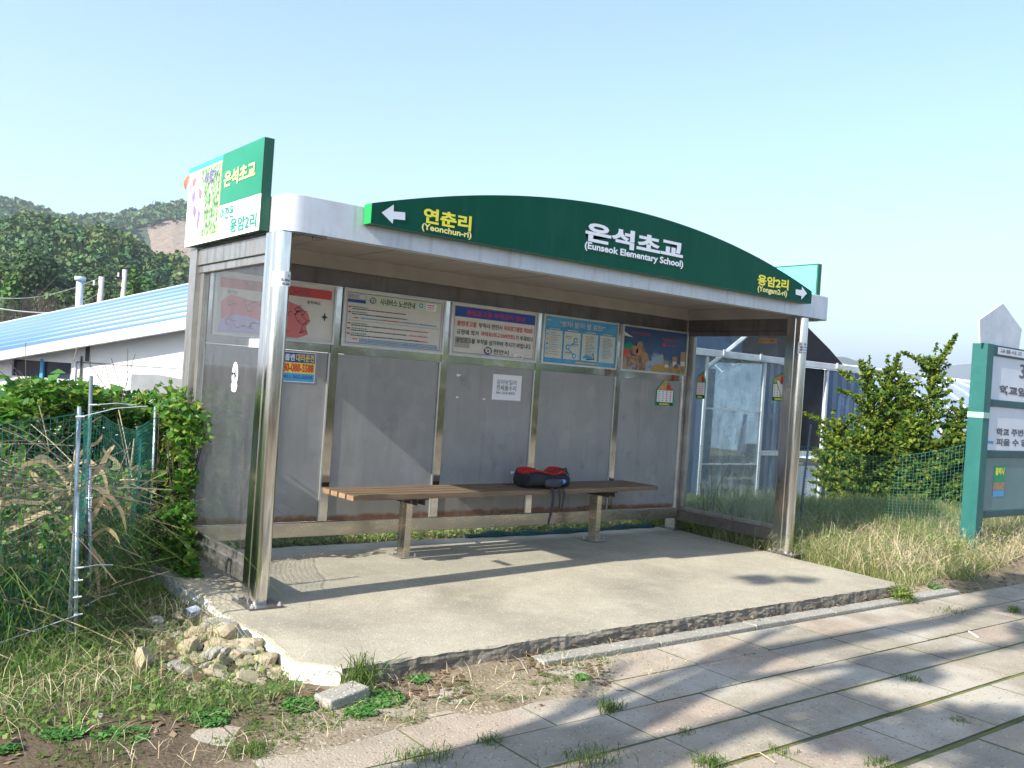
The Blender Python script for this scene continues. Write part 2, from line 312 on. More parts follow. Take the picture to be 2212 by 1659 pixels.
def leaves(P, size, up=.3, aspect=1.6, nrm=None):
    "leaf-sized rhombs round points P"
    n = len(P); size = np.broadcast_to(size, n)*rng.uniform(.6, 1.35, n)
    N = rng.normal(size=(n, 3)); N[:, 2] += up*3
    if nrm is not None: N = N*.7 + nrm*1.3
    N /= np.linalg.norm(N, axis=1)[:, None]
    A = np.cross(N, rng.normal(size=(n, 3))); A /= np.linalg.norm(A, axis=1)[:, None]+1e-9; B = np.cross(N, A)
    a = A*(size*.5*aspect)[:, None]; b = B*(size*.5)[:, None]; c = N*(size*.15)[:, None]
    V = np.stack([P-a, P-b*.95+a*.1-c, P+a, P+b*.95+a*.1-c], 1).reshape(-1, 3)
    F = (np.arange(n)*4)[:, None] + np.array([0, 1, 2, 3]); return V, F
def merge(*vf):
    V = []; F = []; o = 0
    for v, f in vf: V.append(v); F.append(f+o); o += len(v)
    return np.concatenate(V), np.concatenate(F)
_cache = {}
def glyphs(s, fat=0.0):
    "outline of a line of writing as flat faces, its box moved to 0..w, 0..h"
    k = (s, fat)
    if k not in _cache:
        c = bpy.data.curves.new("t", 'FONT'); c.body = s; c.size = 1; c.offset = fat; c.resolution_u = 3
        o = bpy.data.objects.new("t", c); col.objects.link(o); bpy.context.view_layer.update()
        me = bpy.data.meshes.new_from_object(o.evaluated_get(bpy.context.evaluated_depsgraph_get()))
        vs = [tuple(v.co) for v in me.vertices]; fs = [tuple(p.vertices) for p in me.polygons]
        bpy.data.objects.remove(o); bpy.data.curves.remove(c); bpy.data.meshes.remove(me)
        x0 = min(v[0] for v in vs); y0 = min(v[1] for v in vs); x1 = max(v[0] for v in vs); y1 = max(v[1] for v in vs)
        _cache[k] = ([((v[0]-x0)/(x1-x0), (v[1]-y0)/(y1-y0)) for v in vs], fs)
    return _cache[k]
class Face:
    "a flat face carrying print: O is its lower left corner, U and V its directions, N towards the reader"
    def __init__(s, O, U, N, V=(0, 0, 1)): s.O = Vector(O); s.U = Vector(U).normalized(); s.V = Vector(V).normalized(); s.N = Vector(N).normalized()
    def at(s, u, v, d=0): return s.O + s.U*u + s.V*v + s.N*d
    def rect(s, mb, u0, v0, u1, v1, m, d): mb.quad(s.at(u0, v0, d), s.at(u1, v0, d), s.at(u1, v1, d), s.at(u0, v1, d), m)
    def poly(s, mb, pts, m, d): mb.add([s.at(u, v, d) for u, v in pts], [tuple(range(len(pts)))], m)
    def text(s, mb, st, u0, v0, u1, v1, m, d, fat=0.012, slope=0):
        vs, fs = glyphs(st, fat)
        mb.add([s.at(u0+x*(u1-u0), v0+y*(v1-v0)+slope*x, d) for x, y in vs], fs, m)
    def frame(s, mb, u0, v0, u1, v1, t, m, d):
        s.rect(mb, u0, v0, u1, v0+t, m, d); s.rect(mb, u0, v1-t, u1, v1, m, d); s.rect(mb, u0, v0+t, u0+t, v1-t, m, d); s.rect(mb, u1-t, v0+t, u1, v1-t, m, d)
    def disc(s, mb, u, v, r, m, d, n=14, ry=None, a0=0, a1=2*math.pi):
        ry = ry or r; s.poly(mb, [(u+r*math.cos(a0+(a1-a0)*k/n), v+ry*math.sin(a0+(a1-a0)*k/n)) for k in range(n)], m, d)
# ------------------------------------------------------------------ the setting
def sm(x, a, b):
    t = np.clip((x-a)/(b-a), 0, 1); return t*t*(3-2*t)
def vnoise(x, y, s=1, seed=0):
    "smooth value noise"
    r = np.random.default_rng(seed).uniform(-1, 1, (64, 64)); X = np.asarray(x)*s; Y = np.asarray(y)*s
    i = np.floor(X).astype(int); j = np.floor(Y).astype(int); fx = X-i; fy = Y-j; fx = fx*fx*(3-2*fx); fy = fy*fy*(3-2*fy)
    g = lambda a, b: r[a % 64, b % 64]
    return (g(i, j)*(1-fx)+g(i+1, j)*fx)*(1-fy) + (g(i, j+1)*(1-fx)+g(i+1, j+1)*fx)*fy
def gz(x, y):
    "height of the soil"
    x = np.asarray(x, float); y = np.asarray(y, float)
    z = -.105 + .012*vnoise(x, y, 2.1, 1) + .007*vnoise(x, y, 6.3, 2)
    back = sm(y, 1.3, 1.9)*sm(-x, -5.3, -4.6)
    z = z*(1-back) + back*(-.035+.01*vnoise(x, y, 4, 3))
    z -= .35*sm(y, 5, 9)
    pav = sm(-y, 1.22, 1.45)*sm(x, -1.25, -.75)                       # under the paving
    z -= pav*.022
    sand = sm(-x, -2.0, -.5)*sm(y, -2.0, -1.7)*sm(-y, 1.1, 1.3)     # sand drifted over the first paving rows
    z += sand*.034
    z -= .40*sm(y, 1.9, 3.1)*sm(x, 6.0, 8.0)
    heap = np.exp(-(((x+.42)/.35)**2 + ((y+.35)/.55)**2)); z += .05*heap
    z += .04*sm(x, 5.3, 6.2)*sm(-y, -2.4, -.2)*sm(y, -1.25, -.6)
    z -= .03*sm(-y, 5.0, 5.2)
    return z
def axis(lo, a, b, hi, st):
    mid = np.arange(a, b, st); l = a-np.geomspace(st*2, a-lo, 26)[::-1]; r = b+np.geomspace(st, hi-b, 26); return np.concatenate([l, mid, r])
gx = axis(-3500, -4, 11, 4500, .05); gy = axis(-3500, -5.2, 4, 4500, .05)
X, Y = np.meshgrid(gx, gy); Z = gz(X, Y); nx, ny = len(gx), len(gy)
idx = np.arange(nx*ny).reshape(ny, nx)
F = np.stack([idx[:-1, :-1], idx[:-1, 1:], idx[1:, 1:], idx[1:, :-1]], -1).reshape(-1, 4)
g = qmesh('ground', np.stack([X, Y, Z], -1).reshape(-1, 3), F, [M['soil']]); tag(g, kind='structure')
g.data.polygons.foreach_set("use_smooth", [True]*len(F))
# paving: rows of slabs with mossy joints
DJ = noisy('dark_joint_earth', (.13,.115,.075), (.10,.115,.04), 4, .95)
mb = MB(); rows = [(-1.385, -1.72), (-1.725, -2.055), (-2.065, -2.385), (-2.398, -2.715), (-2.745, -3.085), (-3.125, -3.45), (-3.46, -3.79), (-3.80, -4.13), (-4.14, -4.47), (-4.48, -4.8)]
offs = [.25, .22, .52, .55, .22, .6, .3, .05, .4, .1]
for k, (yt, yb) in enumerate(rows):
    x = -1.0+offs[k]-.66
    while x < 10.5:
        if x > -1.45+.10*k:
            z1 = -.100 + random.uniform(-.0012, .0012); g_ = .003
            a = [x+g_+random.uniform(0, .002), x+.66-g_-random.uniform(0, .002)]; q = random.uniform(-.0014, .0014); r_ = random.uniform(-.0014, .0014)
            dy = random.uniform(-.003, .003)
            T = [(a[0], yb+dy, z1+q), (a[1], yb+dy, z1+r_), (a[1], yt+dy, z1+r_-q*.5), (a[0], yt+dy, z1+q-r_*.5)]
            e = .0015; I = [(T[0][0]+e, T[0][1]+e, T[0][2]), (T[1][0]-e, T[1][1]+e, T[1][2]), (T[2][0]-e, T[2][1]-e, T[2][2]), (T[3][0]+e, T[3][1]-e, T[3][2])]
            Lw = [(p[0], p[1], p[2]-.0015) for p in T]; Bt = [(p[0], p[1], -.16) for p in T]
            vs = I + Lw + Bt
            fs = [(0,1,2,3)] + [(i, (i+1) % 4, 4+(i+1) % 4, 4+i)[::-1] for i in range(4)] + [(4+i, 4+(i+1) % 4, 8+(i+1) % 4, 8+i)[::-1] for i in range(4)]
            mb.add(vs, fs, M['paver'])
            for j_ in range(1, 9): mb.m[-j_] = mb.mi(DJ)
        x += .66
tag(mb.build('pavement'), kind='structure')
mb = MB(); mb.add([(-1.1, -4.85, -.1075), (10.6, -4.85, -.1075), (10.6, -1.37, -.1075), (-1.1, -1.37, -.1075)], [(0,1,2,3)], DJ)
mo = MB(); n = 160
for (yj, wj, x0, x1) in ((-3.105, .018, .2, 10.4), (-2.73, .013, .9, 10.4), (-2.39, .006, .2, 9), (-3.455, .008, -.3, 10)):
    t_ = np.linspace(x0, x1, n); wv = wj*(.55+.45*vnoise(t_, 0*t_, 5, 4)); zz = -.0995+.003*vnoise(t_, 0*t_, 9, 6)
    vs = []
    for a, ww, z_ in zip(t_, wv, zz): vs += [(a, yj-ww, -.112), (a, yj, z_), (a, yj+ww, -.112)]
    mo.add(vs, [f for i in range(n-1) for f in ((3*i, 3*i+3, 3*i+4, 3*i+1), (3*i+1, 3*i+4, 3*i+5, 3*i+2))], M['moss'])
tag(mb.build('paving_bed'), kind='structure')
tag(mo.build('joint_moss', smooth=True), 'green moss filling the long joints between the paving slabs', 'moss', kind='stuff')
mb = MB(); x = 1.03
while x < 5.6:
    L_ = .92; mb.box(x+.004, x+L_-.004, -1.37, -1.252, -.2, -.074+random.uniform(-.003, .003), M['kerb']); x += L_
tag(mb.build('kerb', bevel=.006), kind='structure')
mb = MB(); mb.box(-60, 80, -13, -5.25, -.4, -.20, M['asphalt']); tag(mb.build('road'), kind='structure')
mb = MB(); mb.box(-60, 80, -5.24, -5.06, -.4, -.10, M['kerb']); tag(mb.build('road_kerb'), kind='structure')
# the concrete base of the shelter: ragged edges
def rag(a, b, n, amp, seed):
    a = np.array(a); b = np.array(b); t = np.linspace(0, 1, n)[:, None]; p = a+(b-a)*t; d = (b-a)/np.linalg.norm(b-a); q = np.array([-d[1], d[0]])
    tt = t[:, 0]*np.linalg.norm(b-a); e = amp*(vnoise(tt, 0*tt, 3, seed)+.6*vnoise(tt, 0*tt+5, 11, seed+1)+.35*vnoise(tt, 0*tt+9, 31, seed+2)); e *= np.minimum(1, 12*np.minimum(t[:, 0], 1-t[:, 0])+.2)
    return p+q*e[:, None]
per = np.concatenate([rag((-.10, -1.21), (4.99, -1.215), 420, .009, 10)[:-1], rag((4.99, -1.215), (5.2, 1.62), 70, .014, 20)[:-1], rag((5.2, 1.62), (-.22, 1.72), 120, .02, 30)[:-1], rag((-.22, 1.72), (-.26, -1.05), 90, .02, 40)[:-1], rag((-.26, -1.05), (-.10, -1.21), 8, .01, 50)[:-1]])
n = len(per); cen = per.mean(0); inn = per + (cen-per)/np.linalg.norm(cen-per, axis=1)[:, None]*.018
edge = -.004-.006*np.abs(vnoise(per[:, 0]*1.0, per[:, 1]*1.0, 17, 8)) - .02*np.clip(vnoise(per[:, 0], per[:, 1], 5, 9)-.05, 0, 1)*(per[:, 1] < -1.1)*(per[:, 0] < 1.6)
vs = [(a, b, 0) for a, b in inn] + [(a, b, z) for (a, b), z in zip(per, edge)]
lvl = [-.018, -.03, -.042, -.055, -.07, -.09, -.32]
for k, z in enumerate(lvl):
    out = 1+0*per; o_ = (per-cen)/np.linalg.norm(per-cen, axis=1)[:, None]*((.007*vnoise(per[:, 0]*1.0+k*.07, per[:, 1], 13, 60)+.005*vnoise(per[:, 0], per[:, 1], 33, 70+k)+.018*np.clip(vnoise(per[:, 0]+.03*k, per[:, 1], 7, 77)-.1, 0, 1)*(per[:, 0] < 1.7)*math.sin(k*1.1))[:, None]+.0015*k)
    vs += [(a, b, z) for a, b in per+o_]
fs = [tuple(range(n))]; sd_ = []
side_mats = []
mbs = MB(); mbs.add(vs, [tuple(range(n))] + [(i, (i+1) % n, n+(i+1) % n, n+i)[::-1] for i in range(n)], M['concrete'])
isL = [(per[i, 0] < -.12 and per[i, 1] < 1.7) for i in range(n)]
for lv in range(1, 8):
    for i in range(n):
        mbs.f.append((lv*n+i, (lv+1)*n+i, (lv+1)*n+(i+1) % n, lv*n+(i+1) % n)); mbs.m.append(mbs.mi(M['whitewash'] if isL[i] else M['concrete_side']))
tag(mbs.build('concrete_slab'), kind='structure')
# ------------------------------------------------------------------ the shelter
sh = empty('bus_shelter', 'open fronted steel bus shelter with flat silver roof standing on a concrete base', 'bus shelter', (2.6, .7, 0))
def fpost(x):
    mb = MB(); c = (x, .062)
    prof = []
    for k in range(19):                                              # half round nose with a flat tail
        t = math.pi + math.pi*k/18; prof.append((c[0]+.053*math.cos(t), c[1]+.053*math.sin(t)))
    prof += [(x+.053, .095), (x+.040, .10), (x+.040, .19), (x-.058, .19), (x-.058, .10), (x-.053, .095)]
    mb.prism(prof, 2, .012, 2.225, M['steel'])
    o = mb.build('post', bevel=0)
    for p in o.data.polygons: p.use_smooth = True
    o.modifiers.new('s', 'EDGE_SPLIT').split_angle = R_(25)
    pl = MB(); pl.box(x-.105, x+.105, -.065, .215, .001, .012, M['header'])
    for a in (-.085, .085):
        for b in (-.045, .195): pl.tube([(x+a, b, .012), (x+a, b, .034)], .007, M['bframe'], 6); pl.tube([(x+a, b, .012), (x+a, b, .022)], .013, M['bframe'], 6)
    q = pl.build('base_plate'); q.parent = o; adopt(sh, o)
    return o
pL = fpost(0); pR = fpost(5.2)
for x in (0, 5.2):
    mb = MB(); mb.box(x-.06, x+.045, 1.425, 1.56, .012, 2.225, M['frame']); o = mb.build('post', bevel=.004)
    pl = MB(); pl.box(x-.11, x+.11, 1.38, 1.62, .001, .012, M['header']); q = pl.build('base_plate'); q.parent = o; adopt(sh, o)
# roof: rounded box fascia, lip, recessed ceiling
def rr(x0, x1, y0, y1, r, n=8):
    p = []
    for cx, cy, a in ((x1-r, y0+r, -90), (x1-r, y1-r, 0), (x0+r, y1-r, 90), (x0+r, y0+r, 180)):
        for k in range(n+1): t = R_(a+90*k/n); p.append((cx+r*math.cos(t), cy+r*math.sin(t)))
    return p
out = rr(-.03, 5.58, .0, 1.66, .125); inn = rr(.05, 5.50, .09, 1.60, .05)
n = len(out); mb = MB(); vs = []
for ring, z in ((out, 2.235), (out, 2.452), (rr(-.018, 5.568, .012, 1.648, .115), 2.459), (inn, 2.235), (inn, 2.34)): vs += [(a, b, z) for a, b in ring]
fs = []
for i in range(n):
    j = (i+1) % n
    fs += [(i, j, n+j, n+i), (n+i, n+j, 2*n+j, 2*n+i), (i, 3*n+i, 3*n+j, j), (3*n+i, 4*n+i, 4*n+j, 3*n+j)]
fs += [tuple(range(2*n, 3*n))]
mb.add(vs, fs, M['alu']); roof = mb.build('roof')
for p in roof.data.polygons: p.use_smooth = len(p.vertices) == 4
roof.modifiers.new('s', 'EDGE_SPLIT').split_angle = R_(35)
mb = MB(); x = .052
while x < 5.49:
    x2 = min(x+.178, 5.497); mb.box(x+.001, x2-.001, .092, 1.598, 2.332+random.uniform(-.001, .001), 2.338, M['ceil']); x = x2+(.005 if random.random() < .35 else .0015)
ceil = mb.build('ceiling'); ceil.parent = roof
mb = MB(); mb.box(.03, 5.2, 1.438, 1.50, 2.218, 2.331, M['ceil']); mb.box(5.15, 5.2, .10, 1.437, 2.218, 2.331, M['ceil']); mb.box(-.01, .035, .10, 1.437, 2.218, 2.331, M['ceil'])
b = mb.build('ceiling_edge'); b.parent = roof
for a_, b_, xx in ((-.02, .26, (.05, .19)), (5.05, 5.42, (5.35,))):
    mb = MB(); mb.box(a_, b_, .02, .085, 2.226, 2.234, M['header'])
    for x in xx: mb.tube([(x, .05, 2.2265), (x, .05, 2.210)], .012, M['header'], 6)
    b = mb.build('roof_bracket'); b.parent = roof
adopt(sh, roof)
# side frames and panes
for x, gm in ((0, M['glass']), (5.2, M['glassR'])):
    mb = MB(); mb.box(x-.045, x+.035, .192, 1.423, 2.105, 2.216, M['frame'] if x == 0 else M['header']); mb.box(x-.03, x+.02, .192, 1.423, 2.052, 2.103, M['frame'] if x == 0 else M['header']); adopt(sh, mb.build('header_beam', bevel=.003))
    mb = MB(); mb.box(x-.045, x+.035, .192, 1.423, .105, .205, M['frame'] if x == 0 else M['header']); mb.box(x-.012, x+.012, .192, 1.423, .206, .248, M['frame']); adopt(sh, mb.build('bottom_rail', bevel=.003))
    for ya, yb in ((.192, .222), (1.36, 1.422)): mb = MB(); mb.box(x-.022, x+.022, ya, yb, .25, 2.05, M['frame']); adopt(sh, mb.build('side_frame', bevel=.003))
    mb = MB(); mb.box(x-.003, x+.003, .224, 1.358, .25, 2.05, gm); adopt(sh, mb.build('glass_pane'))
mb = MB(); mb.box(.047, 5.138, 1.44, 1.49, 2.09, 2.216, M['header']); adopt(sh, mb.build('header_beam', bevel=.003))
mb = MB(); mb.box(.047, 5.138, 1.40, 1.48, .128, .240, M['rail']); adopt(sh, mb.build('bottom_rail', bevel=.004))
mul = [1.062, 2.096, 3.131, 4.166]
edges = [.05]+mul+[5.135]
for m_ in mul:
    mb = MB(); mb.box(m_-.032, m_+.034, 1.42, 1.468, .242, 2.088, M['mirror']); adopt(sh, mb.build('mullion'))
for k in range(5):
    a = edges[k]+(.036 if k else 0); b = edges[k+1]-.034
    mb = MB(); mb.box(a, b, 1.425, 1.466, 1.562, 2.088, M['mirror']); adopt(sh, mb.build('cross_bar'))
    mb = MB(); mb.box(a+.003, b-.016, 1.428, 1.450, .243, 1.560, M['panel']); p = mb.build('wall_panel')
    e = MB(); e.box(b-.014, b-.001, 1.415, 1.452, .243, 1.560, M['bframe']); q = e.build('edge_strip'); q.parent = p; adopt(sh, p)
# ------------------------------------------------------------------ the three sign boxes on the roof
arch = empty('arched_sign', 'long dark green arched sign box along the front of the shelter roof', 'sign', (2.78, -.06, 2.343))
ax_ = [(.485, 2.466), (.717, 2.534), (1.127, 2.628), (1.451, 2.689), (1.8, 2.743), (2.18, 2.78), (2.52, 2.799), (2.8, 2.804), (3.06, 2.798), (3.36, 2.778), (3.666, 2.746), (4.124, 2.684), (4.4, 2.631), (4.646, 2.576), (4.87, 2.517), (5.08, 2.459)]
xs = np.linspace(.485, 5.08, 70); co = np.polyfit([p[0] for p in ax_], [p[1] for p in ax_], 5); zs = np.polyval(co, xs)
pts = [(a, z) for a, z in zip(xs, zs)] + [(5.08, 2.344), (.485, 2.344)]
mb = MB(); mb.prism(pts, 1, -.1, -.004, M['green']); n_ = len(pts)
body = mb.build('sign_box')
body.data.materials.append(M['greencap']); body.data.materials.append(M['gedge'])
body.data.polygons[n_-1].material_index = 1
for k in range(n_-1): body.data.polygons[k].material_index = 2
f = Face((0, -.1, 0), (1, 0, 0), (0, -1, 0)); mb = MB(); D = .003
f.poly(mb, [(.554, 2.420), (.637, 2.364), (.640, 2.394), (.725, 2.401), (.721, 2.449), (.638, 2.441), (.636, 2.484)], M['letter'], D); adopt(arch, body, mb.build('arrow'))
mb = MB(); f.poly(mb, [(5.0, 2.430), (4.917, 2.485), (4.917, 2.452), (4.826, 2.448), (4.832, 2.401), (4.917, 2.398), (4.920, 2.365)], M['letter'], D); adopt(arch, mb.build('arrow'))
mb = MB()
for (st, a, b, c, d, m_, ft) in (("연춘리", .858, 2.408, 1.232, 2.508, 'yellow', .035), ("(Yeonchun-ri)", .85, 2.352, 1.239, 2.406, 'pyel', .03), ("은석초교", 2.247, 2.500, 3.306, 2.648, 'letter', .042), ("(Eunseok Elementary School)", 2.248, 2.430, 3.316, 2.498, 'letter', .032), ("용암2리", 4.273, 2.424, 4.718, 2.517, 'yellow', .035), ("(Yongam2-ri)", 4.282, 2.356, 4.702, 2.418, 'pyel', .03)):
    mb = MB(); f.text(mb, st, a, b, c, d, M[m_], D, ft); adopt(arch, mb.build('lettering'))
# left box sign: faces -X
lb = empty('box_sign', 'green and white box sign with leafy picture, left end of shelter roof', 'sign', (-.065, .9, 2.235))
mb = MB(); mb.box(-.095, -.034, .215, 1.585, 2.238, 2.803, M['gedge']); adopt(lb, mb.build('sign_box', bevel=.003))
f = Face((-.095, 1.585, 2.238), (0, -1, 0), (-1, 0, 0))
W_, H_ = 1.37, .565
mb = MB(); f.rect(mb, 0, 0, W_, H_, M['white'], .002); f.rect(mb, .675, .225, W_, H_, M['greenL'], .004)
f.rect(mb, 0, H_-.035, .675, H_, M['sky_blue'], .004)
adopt(lb, mb.build('sign_face'))
def pic_mat():
    m = mat('leafy_print', (.2, .3, .1), .5); N, L, b = nodes(m)
    tc = N.new("ShaderNodeTexCoord"); n = N.new("ShaderNodeTexNoise"); n.inputs["Scale"].default_value = 30; n.inputs["Detail"].default_value = 4; L.new(tc.outputs["Object"], n.inputs[0])
    r = ramp(N, [(.33, (.02, .09, .03)), (.47, (.12, .27, .10)), (.56, (.36, .50, .24)), (.66, (.75, .80, .60))]); L.new(n.outputs[0], r.inputs[0])
    sp = N.new("ShaderNodeSeparateXYZ"); L.new(tc.outputs["Object"], sp.inputs[0])
    n2 = N.new("ShaderNodeTexNoise"); n2.inputs["Scale"].default_value = 5; n2.inputs["Detail"].default_value = 5; L.new(tc.outputs["Object"], n2.inputs[0])
    a = N.new("ShaderNodeMath"); a.operation = 'MULTIPLY_ADD'; a.inputs[1].default_value = .5; L.new(n2.outputs[0], a.inputs[0]); L.new(sp.outputs[1], a.inputs[2])
    q = ramp(N, [(0, (0, 0, 0)), (1, (1, 1, 1))]); mr = N.new("ShaderNodeMapRange"); mr.inputs[1].default_value = 1.50; mr.inputs[2].default_value = 1.58; L.new(a.outputs[0], mr.inputs[0]); L.new(mr.outputs[0], q.inputs[0])
    n3 = N.new("ShaderNodeTexNoise"); n3.inputs["Scale"].default_value = 7; L.new(tc.outputs["Object"], n3.inputs[0])
    r3 = ramp(N, [(.40, (.80, .78, .82)), (.56, (.80, .72, .76)), (.62, (.62, .42, .48)), (.66, (.34, .24, .50))]); L.new(n3.outputs[0], r3.inputs[0])
    mx = N.new("ShaderNodeMix"); mx.data_type = 'RGBA'; L.new(q.outputs[0], mx.inputs[0]); L.new(r.outputs[0], mx.inputs[6]); L.new(r3.outputs[0], mx.inputs[7]); L.new(mx.outputs[2], b.inputs["Base Color"]); return m
M['pic'] = pic_mat()
mb = MB(); f.rect(mb, .04, .05, .655, H_-.05, M['pic'], .005); f.frame(mb, .025, .035, .668, H_-.038, .014, M['orange'] if 0 else mat('gold_line', (.78, .62, .35), .5), .006); f.text(mb, "비물가", .36, .40, .60, .49, M['purple'], .008, .01)

for pts_, m_ in (([(.10, .36), (.16, .40), (.17, .33), (.12, .30)], 'purple'), ([(.14, .30), (.22, .25), (.20, .19), (.15, .22)], 'purple'), ([(.26, .26), (.30, .22), (.27, .10), (.24, .12)], 'purple'), ([(.24, .40), (.31, .37), (.30, .31), (.25, .33)], 'pink'), ([(.09, .47), (.17, .49), (.16, .43), (.10, .42)], 'pink')): f.poly(mb, pts_, M[m_], .0065)
adopt(lb, mb.build('picture'))
mb = MB(); vs = []                                                  # the peeled corner of the sheet
for i in range(6):
    t = i/5; a = f.at(-.022-.05*t*(1-t)*1, H_-.05-.10*t, .01+.02*math.sin(t*3)); b = f.at(.03-.03*t, H_-.04-.085*t, .010+.004*t); vs += [a, b]
mb.add(vs, [(2*i, 2*i+1, 2*i+3, 2*i+2) for i in range(5)], mat('faded_rust_print', (.38, .13, .06), .6)); adopt(lb, mb.build('peeled_corner'))
mb = MB(); f.text(mb, "은석초교", .73, .335, 1.262, .44, M['pyel'], .007, .03); adopt(lb, mb.build('lettering')); mb = MB(); f.text(mb, "이전은", .695, .125, .94, .205, M['teal_ink'], .007, .015); adopt(lb, mb.build('lettering')); mb = MB(); f.text(mb, "용암2리", .89, .025, 1.325, .115, M['teal_ink'], .007, .012)
adopt(lb, mb.build('lettering'))
rb = empty('box_sign', 'box sign with a cyan sheet showing above the right end of the roof', 'sign', (5.61, .9, 2.235))
mb = MB(); mb.box(5.586, 5.645, .195, 1.56, 2.238, 2.803, M['gedge']); adopt(rb, mb.build('sign_box', bevel=.003))
f = Face((5.586, 1.56, 2.238), (0, -1, 0), (-1, 0, 0)); mb = MB(); f.rect(mb, .02, .02, 1.35, .55, M['cyan'], .002); f.disc(mb, 1.24, .16, .03, M['sky_blue'], .004, ry=.06); adopt(rb, mb.build('sign_face'))
# ------------------------------------------------------------------ boards and papers on the back wall
def board(k, label, frame_m=None):
    x0 = .084+1.023*k; z0 = 1.627; W, H = .959, .460
    r = empty('notice_board', label, 'notice board', (x0+W/2, 1.418, z0), 'framed boards along the back wall')
    y = 1.40; mb = MB(); t = .016
    fm = frame_m or M['bframe']
    mb.box(x0, x0+W, y, y+.018, z0, z0+t, fm); mb.box(x0, x0+W, y, y+.018, z0+H-t, z0+H, fm); mb.box(x0, x0+t, y, y+.018, z0+t, z0+H-t, fm); mb.box(x0+W-t, x0+W, y, y+.018, z0+t, z0+H-t, fm)
    adopt(r, mb.build('frame'))
    return r, Face((x0, y+.010, z0), (1, 0, 0), (0, -1, 0)), W, H
def sheet(r, f, W, H, m):
    mb = MB(); f.rect(mb, .012, .012, W-.012, H-.012, m, -.004); adopt(r, mb.build('sheet'))
def dashes(f, mb, u0, u1, v, h, m, d, a=.006, b=.02, gap=.004):
    u = u0
    while u < u1:
        L = random.uniform(a, b); f.rect(mb, u, v-h/2, min(u+L, u1), v+h/2, m, d); u += L+gap*random.uniform(.6, 1.6)
# 1 route map
r, f, W, H = board(0, 'framed bus route map with red title band and pink city shape')
sheet(r, f, W, H, M['pale']); mb = MB(); f.rect(mb, .04, H-.115, W-.04, H-.045, M['pinkband'], 0); f.text(mb, "천안시 시내버스 노선도", .22, H-.105, .74, H-.057, M['grey_ink'], .001, .015)
f.text(mb, "경기도", .09, H-.155, .17, H-.130, M['black'], 0, .005); f.text(mb, "충청북도", .715, H-.165, .83, H-.138, M['black'], 0, .005)
f.poly(mb, [(.06, .10), (.10, .03), (.66, .028), (.74, .06), (.72, .12), (.75, .16), (.73, .22), (.66, .27), (.56, .30), (.30, .27), (.12, .30), (.05, .24)], M['pink'], 0)
f.poly(mb, [(.045, .03), (.36, .03), (.40, .10), (.30, .15), (.16, .16), (.06, .12)], M['lav'], .001)
pts = [(random.uniform(.08, .74), random.uniform(.05, .29)) for _ in range(46)]
for i, (a, b) in enumerate(pts):
    for j in sorted(range(46), key=lambda j: (pts[j][0]-a)**2+(pts[j][1]-b)**2)[1:3]:
        c, d_ = pts[j]; L = math.hypot(c-a, d_-b)+1e-6; nx_, ny_ = -(d_-b)/L*.0015, (c-a)/L*.0015
        f.poly(mb, [(a-nx_, b-ny_), (c-nx_, d_-ny_), (c+nx_, d_+ny_), (a+nx_, b+ny_)], M['black'], .002)
    dashes(f, mb, a+.003, a+.025, b+.006, .004, M['black'], .002)
f.poly(mb, [(.862, .215), (.870, .245), (.878, .215), (.90, .207), (.878, .199), (.870, .17), (.862, .199), (.84, .207)], M['black'], 0)
adopt(r, mb.build('print'))
# 2 route guide
r, f, W, H = board(1, 'framed timetable headed by large black writing beside a small swirl logo')
sheet(r, f, W, H, M['pale']); mb = MB(); f.frame(mb, .035, .03, W-.035, H-.03, .003, M['blue'], 0)
f.rect(mb, .20, H-.115, W-.04, H-.035, mat('pale_green_print', (.52, .60, .48), .5), 0); f.rect(mb, .036, H-.11, .195, H-.085, M['blue'], 0); f.text(mb, "종천신교", .045, H-.078, .125, H-.045, M['grey_ink'], 0, .005); f.frame(mb, .13, H-.08, .195, H-.04, .002, M['blue2'], 0)
f.text(mb, "시내버스 노선안내", .325, H-.105, .655, H-.052, M['black'], .001, .02)
def logo(f, mb, u, v, s):
    f.disc(mb, u, v, s, M['gink'], .001, ry=s*.78, a0=R_(-40), a1=R_(150)); f.disc(mb, u, v, s, M['blue'], .0015, ry=s*.78, a0=R_(150), a1=R_(320)); f.disc(mb, u, v, s*.62, M['pale'], .002, ry=s*.5); f.disc(mb, u+s*.02, v-s*.05, s*.28, M['red'], .0025)
logo(f, mb, .26, H-.078, .031); f.disc(mb, .715, H-.070, .019, M['blue2'], .001); f.poly(mb, [(.708, H-.080), (.708, H-.060), (.726, H-.070)], M['paper'], .002); f.rect(mb, .765, H-.108, .865, H-.045, M['paper'], .001); dashes(f, mb, .775, .85, H-.06, .008, M['red'], .002); dashes(f, mb, .775, .84, H-.078, .006, M['blue'], .002); dashes(f, mb, .775, .835, H-.095, .005, M['red'], .002)
for v, st in ((H-.145, 0), (H-.185, 0), (H-.275, 0), (H-.315, 0), (H-.355, 0)):
    f.rect(mb, .045, v-.006, .07, v+.004, M['red'], .001); dashes(f, mb, .08, .22, v+.002, .006, M['gink'], .001); dashes(f, mb, .08, .22+random.uniform(.3, .5), v-.014, .007, M['black'], .001); 
    if v < H-.2: dashes(f, mb, .62, .80, v-.014, .007, M['red'], .001)
dashes(f, mb, .10, .14, H-.228, .008, M['red'], .001); dashes(f, mb, .16, .38, H-.228, .008, M['blue2'], .001); dashes(f, mb, .38, .52, H-.228, .008, M['red'], .001); dashes(f, mb, .53, .88, H-.228, .008, M['blue2'], .001)
f.rect(mb, .05, H-.252, W-.05, H-.2505, M['grey_ink'], .001)
dashes(f, mb, .10, .14, .062, .008, M['red'], .001)
for v in (.066, .054, .043): dashes(f, mb, .16, .90, v, .007, M['blue2'], .001)
